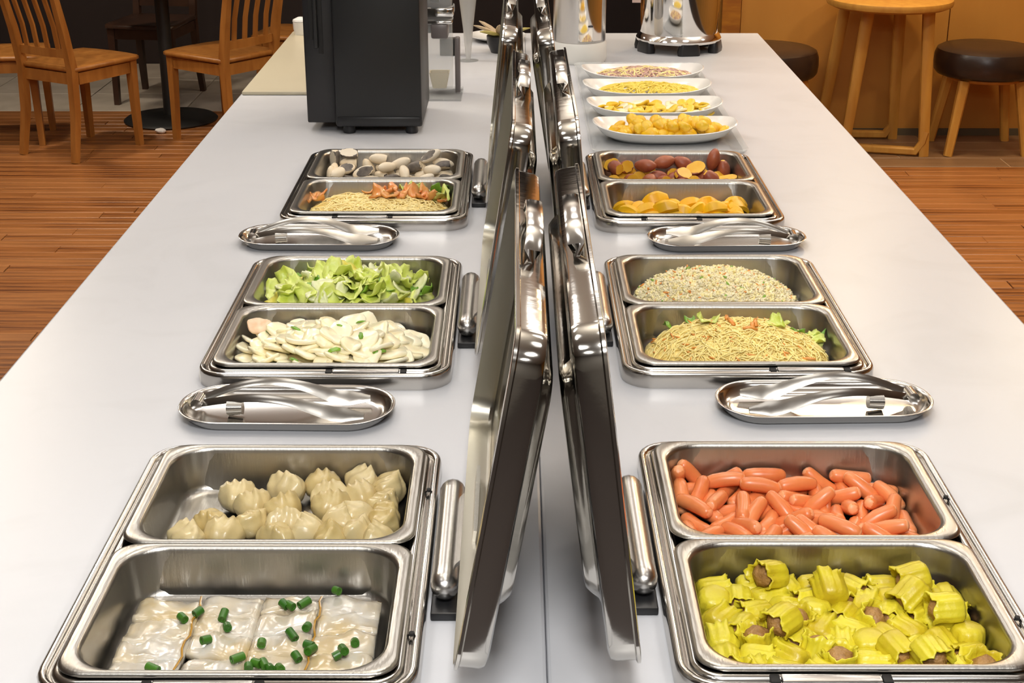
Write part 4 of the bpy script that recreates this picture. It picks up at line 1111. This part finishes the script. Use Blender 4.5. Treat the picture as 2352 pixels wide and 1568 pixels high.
# fried rice and vermicelli
def join_heap(o, host):
    """loose bits are a part of the heap that they lie in"""
    o.parent = host; o.location = (0, 0, 0)
    for k in ('label', 'category'): del o[k]
def grains(name, c, n, m, seed, base, top, p, label, cat, size=(.0042, .0016), lift=.001, lean=0, amp=.004, fs=60):
    rnd = random.Random(seed); V, F = [], []
    for _ in range(n):
        while True:
            x, y = rnd.uniform(-.143, .143), rnd.uniform(-.110, .110)
            if abs(x / .143) ** 2.6 + abs(y / .110) ** 2.6 < .94: break
        z = heap_z(x, y, base, top, p, lean=lean) + amp * nz((x, y, 0), fs) + amp * .6 * nz((x, y, 3), fs * 2.3) + lift + rnd.uniform(-.001, .0015)
        M = Matrix.Translation((x, y, z)) @ Euler((rnd.uniform(-.8, .8), rnd.uniform(-.8, .8), rnd.uniform(0, 6.28))).to_matrix().to_4x4()
        a, b = size[0] * rnd.uniform(.8, 1.2), size[1] * rnd.uniform(.85, 1.2); k = len(V)
        pts = [(-a, 0, 0)] + [(-a * .5, b * math.cos(t), b * math.sin(t)) for t in (0, 1.57, 3.14, 4.71)] + [(a * .5, b * math.cos(t), b * math.sin(t)) for t in (0, 1.57, 3.14, 4.71)] + [(a, 0, 0)]
        V += [tuple(M @ Vector(q)) for q in pts]
        for j in range(4):
            j2 = (j + 1) % 4; F += [(k, k + 1 + j2, k + 1 + j), (k + 1 + j, k + 1 + j2, k + 5 + j2, k + 5 + j), (k + 9, k + 5 + j, k + 5 + j2)]
    o = ob(name, (V, F), m, None, angle=0, loc=(c[0], c[1], ZC)); return tag(o, label, cat, None, 'stuff')
def strands(name, c, n, m, seed, base, top, p, label, cat, r=.0011, L=.07, lift=.001, area=None, amp=.004, wav=1.0, hz=None, zoff=0, ax_=.140, by=.107):
    rnd = random.Random(seed); parts = []
    for _ in range(n):
        while True:
            x, y = (rnd.uniform(-ax_, ax_), rnd.uniform(-by, by)) if area is None else (rnd.uniform(area[0], area[1]), rnd.uniform(area[2], area[3]))
            if abs(x / ax_) ** 2.6 + abs(y / by) ** 2.6 < .9: break
        a = rnd.gauss(0, .7); P = []; st = L * rnd.uniform(.6, 1.2) / 9; up = rnd.uniform(0, .005)
        for i in range(10):
            if abs(x / (ax_ * 1.02)) ** 2.6 + abs(y / (by * 1.02)) ** 2.6 > 1: break
            z = (hz(x, y) if hz else heap_z(x, y, base, top, p) + amp * nz((x, y, 0), 60)) + lift + up * math.sin(PI * i / 9) + rnd.uniform(-.0006, .001)
            P.append((x, y, z)); a += rnd.gauss(0, .35 * wav); x += st * math.cos(a); y += st * math.sin(a)
        if len(P) > 3: parts.append(tube(P, r * rnd.uniform(.8, 1.15), 5))
    V, F = [], []
    for v, f in parts:
        k = len(V); V += v; F += [tuple(i + k for i in q) for q in f]
    o = ob(name, (V, F), m, None, angle=0, loc=(c[0], c[1], ZC + zoff)); return tag(o, label, cat, None, 'stuff')
c = PANC[('R', 1, 1)]
heap = bed('fried_rice', c, -.010, .042, 'rice', 'mound of pale yellow fried rice in the middle right dish', 'rice', .007, p=2.2)
join_heap(grains('rice_grains', c, 6500, 'ricegrain', 1, -.010, .042, 2.2, 'loose pale grains on the mound of fried rice', 'rice', amp=.007), heap)
join_heap(grains('egg_bits', c, 520, 'ricegrain_y', 2, -.010, .042, 2.2, 'yellow egg bits through the mound of fried rice', 'egg', (.0055, .003), .0012, amp=.007), heap)
join_heap(grains('carrot_bits', c, 110, 'carrot', 3, -.010, .042, 2.2, 'orange carrot bits through the mound of fried rice', 'carrot', (.0052, .0016), .0025, amp=.007), heap)
join_heap(grains('green_bits', c, 46, 'cab_green', 4, -.010, .042, 2.2, 'green vegetable bits through the mound of fried rice', 'vegetable', (.005, .002), .002, amp=.007), heap)
c = PANC[('R', 1, 0)]
heap = bed('noodle_heap', c, -.008, .042, 'noodlebed', 'mound of yellow vermicelli in the middle right dish', 'noodles', .003, p=2.2)
join_heap(strands('noodle_strands', c, 900, 'noodle', 5, -.008, .042, 2.2, 'thin yellow noodle strands over the vermicelli mound', 'noodles', .0010, .06), heap)
join_heap(grains('carrot_shreds', c, 70, 'carrot', 7, -.008, .042, 2.2, 'orange carrot shreds over the yellow vermicelli', 'carrot', (.009, .0014), .003), heap)
VG = [ob('green_leaf', leafy(k + 31, .030, .020, .0015, .010, .5), ('cab_lime', 'cab_green', 'cab_lime')[k], None, angle=0) for k in range(3)]
for i, (u, v) in enumerate(((760, 480), (690, 515), (1290, 490), (1320, 550), (1580, 545), (1620, 560), (1640, 600), (545, 530), (1270, 600), (1560, 600), (1420, 600), (790, 600))):
    x, y = world(1360 + u / 3.015, 570 + v / 3.015, .02); rnd = random.Random(i + 60)
    x = min(x, c[0] + .136)
    o = put(stamp(VG, i), (x, y, max(heap_z(x - c[0], y - c[1], -.008, .042, 2.2), -.008) + .006 + (.006 if i in (4, 5, 6) else 0)), e=Euler((rnd.uniform(-.1, .7), rnd.uniform(-.4, .4), rnd.uniform(0, 6))), s=rnd.uniform(.8, 1.25))
    zone(o, 'green leaf piece on the vermicelli', 'vegetable', 'green leaf pieces on the vermicelli', c)
drop(VG)
CC = [ob('carrot_strip', tube([(-.012, 0, 0), (0, .002, .002), (.012, 0, 0)], [(.003, .0018), (.0036, .002), (.003, .0016)], 8), 'carrot', None, angle=0)]
for i, (u, v) in enumerate(((935, 570), (1110, 620), (1130, 600), (1240, 545), (1500, 720), (960, 600), (1090, 645))):
    x, y = world(1360 + u / 3.015, 570 + v / 3.015, .025); rnd = random.Random(i + 80)
    o = put(stamp(CC, 0), (x, y, heap_z(x - c[0], y - c[1], -.008, .042, 2.2) + .006), e=Euler((0, rnd.uniform(-.2, .2), rnd.uniform(0, 3))))
    zone(o, 'orange carrot strip on the vermicelli', 'carrot', 'carrot strips on the vermicelli', c)
drop(CC)

# noodles with tomato and greens, taro
c = PANC[('L', 2, 0)]
heap = bed('noodle_heap', c, -.002, .014, 'noodlebed', 'pale noodles filling the near pan of the farthest left dish', 'noodles', .003, p=3)
join_heap(strands('noodle_strands', c, 520, 'noodle_pale', 9, -.002, .014, 4, 'pale noodle strands beside the tomato pieces', 'noodles', .0013, .06, .002, (-.13, .10, -.1, .1)), heap)
TM = [ob('tomato_piece', leafy(k + 41, .042, .026, .005, .006, .6), 'tomato', None, angle=0) for k in range(3)]
GL = [ob('lettuce_piece', leafy(k + 51, .046, .032, .002, .012, .5), ('cab_green', 'cab_lime')[k], None, angle=0) for k in range(2)]
rnd = random.Random(77)
for i, (u, v) in enumerate(((600, 520), (590, 570), (690, 540), (560, 590), (1240, 480), (1330, 500), (1420, 490), (1500, 470), (1380, 550), (1470, 570), (1560, 560), (1290, 550), (1250, 600), (1350, 610), (1480, 610), (1600, 590), (1700, 560), (1660, 610), (1760, 600), (1180, 570), (1850, 600), (700, 590))):
    x, y = world(560 + u / 4.055, 320 + v / 4.055, .004)
    o = put(stamp(TM, i), (x, y, heap_z(x - c[0], y - c[1], -.002, .014, 4) + .009), e=Euler((rnd.uniform(0, .7), rnd.uniform(-.4, .4), rnd.uniform(0, 6))), s=rnd.uniform(.75, 1.1))
    zone(o, 'orange red vegetable slice on noodles', 'vegetable slice', 'orange slices among the noodles', c)
for i, (u, v) in enumerate(((1640, 490), (1720, 500), (1800, 510), (1860, 570), (1880, 490), (1580, 530), (1230, 445), (1820, 590), (1680, 460), (1540, 500))):
    x, y = world(560 + u / 4.055, 320 + v / 4.055, .006); x = min(x, c[0] + .135)
    o = put(stamp(GL, i), (x, y, heap_z(x - c[0], y - c[1], -.002, .014, 4) + .013), e=Euler((rnd.uniform(0, .8), rnd.uniform(-.5, .5), rnd.uniform(0, 6))), s=rnd.uniform(.8, 1.1))
    zone(o, 'green lettuce piece by the noodles', 'lettuce', 'lettuce pieces by the noodles', c)
drop(TM); drop(GL)
def chunk(k, a, b, cut):
    """rounded root chunk; cut faces get the second material"""
    def f(p):
        q = p * (1 + .10 * nz(p, 55, k)); x = max(-a * cut[0], min(a * cut[1], q.x))
        z = min(b * cut[2], q.z + .12 * q.x); return Vector((x, q.y, z))
    return ball(a, b, b * .92, 16, 12, f)
def chunk_proto(name, k, a, b, cut, m):
    o = ob(name, xf(chunk(k, a, b, cut), Matrix.Identity(4)), m, None, angle=35)
    for pl in o.data.polygons:
        cx_, nx_, nz_ = pl.center.x, pl.normal.x, pl.normal.z
        if (nx_ > .92 and cx_ > a * cut[1] * .95) or (nx_ < -.92 and cx_ < -a * cut[0] * .95) or (nz_ > .97 and pl.center.z > b * cut[2] * .96): pl.material_index = 1
    return o
TP = [chunk_proto('taro_chunk', k, .028, .0145, ((1.2, .6, 1.2), (1.2, 1.2, .45), (1.2, 1.2, 1.2), (1.2, 1.2, 1.2))[k], ['taro', 'taro_skin']) for k in range(4)]
TP.append(chunk_proto('taro_chunk', 6, .028, .0145, (.7, .9, .4), ['taro_skin', 'taro'])); 
for i, r in enumerate(SIM['taro']):
    k = i % 7
    o = put(stamp(TP, min(k, 4) if k != 5 else 1), r[:3], Quaternion(r[3:]), s=.9)
    zone(o, ('dark skinned' if k == 4 else 'cream coloured') + ' taro chunk', 'taro', 'taro chunks', PANC[('L', 2, 1)])
drop(TP)
QP = [chunk_proto('sweet_potato_chunk', k + 10, .027, .0175, ((.9, .35, 1.2), (.5, .9, 1.2), (.9, .9, .25), (.95, .2, 1.2), (1.2, 1.2, 1.2))[k], ['potato_skin', 'potato_flesh']) for k in range(5)]
for i, r in enumerate([r for r in SIM['potato'] if r[2] < .027]):
    rnd = random.Random(i); q = Quaternion(r[3:])
    if i % 5 in (0, 2, 3) and r[2] > -.012: q = Euler((rnd.uniform(.2, 1.0), rnd.uniform(-.3, .3), rnd.uniform(-.8, .8)) if i % 5 == 2 else (rnd.uniform(-.4, .4), rnd.uniform(-.5, .0), rnd.uniform(-2.2, -1.0))).to_quaternion()
    o = put(stamp(QP, i), r[:3], q, s=.95)
    zone(o, 'red skinned sweet potato' + (' left whole' if i % 5 == 4 else ', cut open'), 'sweet potato', 'sweet potato chunks', PANC[('R', 2, 1)])
drop(QP)
def wedge(k):
    R = []; n = 9
    for i in range(n):
        u = i / (n - 1) * 2 - 1; s = (1 - abs(u) ** 2.5 * .55); b = .006 * (1 - u * u)
        R.append([(u * .030, -.014 * s, b), (u * .030, -.004 * s, b + .016 * s), (u * .030, .004 * s, b + .017 * s), (u * .030, .016 * s, b + .003), (u * .029, .012 * s, b - .006), (u * .029, -.010 * s, b - .007)])
    V, F = loft(R, True, True); return [(x + .002 * nz((x, y, z), 60, k), y + .003 * nz((x, y, z), 50, k + 3), z) for x, y, z in V], F
c = PANC[('R', 2, 0)]
WP = []
for k in range(3):
    o = ob('pumpkin_piece', wedge(k), ['pumpkin', 'pumpkin_skin'], None, angle=45); WP.append(o)
    for pl in o.data.polygons:
        if pl.normal.z < -.75: pl.material_index = 1
rnd = random.Random(9)
for i in range(12):
    x, y = c[0] - .115 + .046 * (i % 6) + rnd.uniform(-.008, .008), c[1] - .005 + .065 * (i // 6)
    o = put(stamp(WP, i), (x, y, -.019), e=Euler((rnd.uniform(-.3, .3), 0, rnd.uniform(-.6, .6))))
    zone(o, 'yellow orange pumpkin piece', 'pumpkin', 'pumpkin pieces', c)
for i, (u, v) in enumerate(((500, 660), (640, 690), (800, 640), (960, 650), (1150, 670), (1320, 670), (1480, 690), (1640, 640), (1810, 670), (560, 720), (730, 715), (900, 720), (1060, 715), (1230, 715), (1400, 725), (1570, 710), (1700, 690))):
    x, y = world(1320 + u / 4.3556, 320 + v / 4.3556, .0); x = min(max(x, c[0] - .122), c[0] + .118); y = max(y, c[1] - .09)
    o = put(stamp(WP, i), (x, y, -.010 + .006 * (i % 3)), e=Euler((rnd.uniform(-.5, .5), rnd.uniform(-.45, .45), rnd.uniform(-.9, .9))), s=rnd.uniform(.85, 1.05))
    zone(o, 'yellow orange pumpkin piece', 'pumpkin', 'pumpkin pieces', c)
drop(WP)

# food on the oval plates
def on_plate(k, x, y):
    px, py, rz = PL[k]; c_, s_ = math.cos(rz), math.sin(rz); return px + x * c_ - y * s_, py + x * s_ + y * c_
PPc = [ob('golden_piece', xf(ball(.018, .0135, .011, 12, 8, lambda p, k=k: p * (1 + .22 * nz(p, 70, k))), Matrix.Identity(4)), 'pineapple', None, angle=0) for k in range(3)]
rnd = random.Random(21)
for i in range(54):
    L = 0 if i < 32 else 1; t = rnd.uniform(0, 6.28); r = rnd.random() ** .5
    x, y = (.150 - .035 * L) * r * math.cos(t) + .010, (.068 - .02 * L) * r * math.sin(t); wx, wy = on_plate(0, x, y)
    o = put(stamp(PPc, i), (wx, wy, .018 + .016 * L + .006 * rnd.random()), e=Euler((rnd.uniform(-.6, .6), rnd.uniform(-.5, .5), rnd.uniform(0, 6))), s=rnd.uniform(1.05, 1.4))
    zone(o, 'golden yellow piece', 'food piece', 'golden pieces on the nearest oval plate', PL[0], .165, .08, 'the nearest oval plate')
drop(PPc)
EP = [ob('egg_slice', slice_mesh(k + 3, .017, .006, .2, (1.3, 1)[k]), ('egg', 'gourd')[k], None, angle=0) for k in range(2)]
for i in range(48):
    x, y = -.132 + .0178 * (i % 16) + rnd.uniform(-.008, .008), -.040 + .036 * (i // 16) + rnd.uniform(-.008, .008); wx, wy = on_plate(1, x, y); k = (0, 1, 0)[rnd.randrange(3)]
    o = put(stamp(EP, k), (wx, wy, .017 + .009 * rnd.random()), e=Euler((rnd.uniform(-.1, .6), rnd.uniform(-.4, .4), rnd.uniform(0, 6))))
    zone(o, ('egg yellow slice', 'creamy white slice')[k], 'food slice', ('yellow', 'white')[k] + ' slices on the second oval plate', PL[1], .165, .08, 'the second oval plate')
drop(EP)
pz = lambda x, y: .012 + .024 * max(0, 1 - (x / .155) ** 2) * max(0, 1 - (y / .072) ** 2)
for k, m, nm, lb in ((2, 'shred_yellow', 'yellow_shreds', 'yellow shreds heaped on the third oval plate'), (3, 'shred_pink', 'pink_shreds', 'pinkish brown shreds on the farthest oval plate')):
    px, py, rz = PL[k]
    for z in (.0, .007):
        pass
    heap = strands(nm, (px, py), 420 if k == 2 else 300, m, 30 + k, 0, 0, 2, lb, 'shreds', .0022, .05, .0, None, .0, .8, pz, .003, .148, .066)
s_ = strands('pale_shreds', PL[3][:2], 120, 'noodle_pale', 44, 0, 0, 2, 'pale shreds mixed into the pink ones on the farthest plate', 'shreds', .0022, .05, .001, None, .0, .8, pz, .003, .14, .062)
join_heap(s_, heap)
settle_labels()
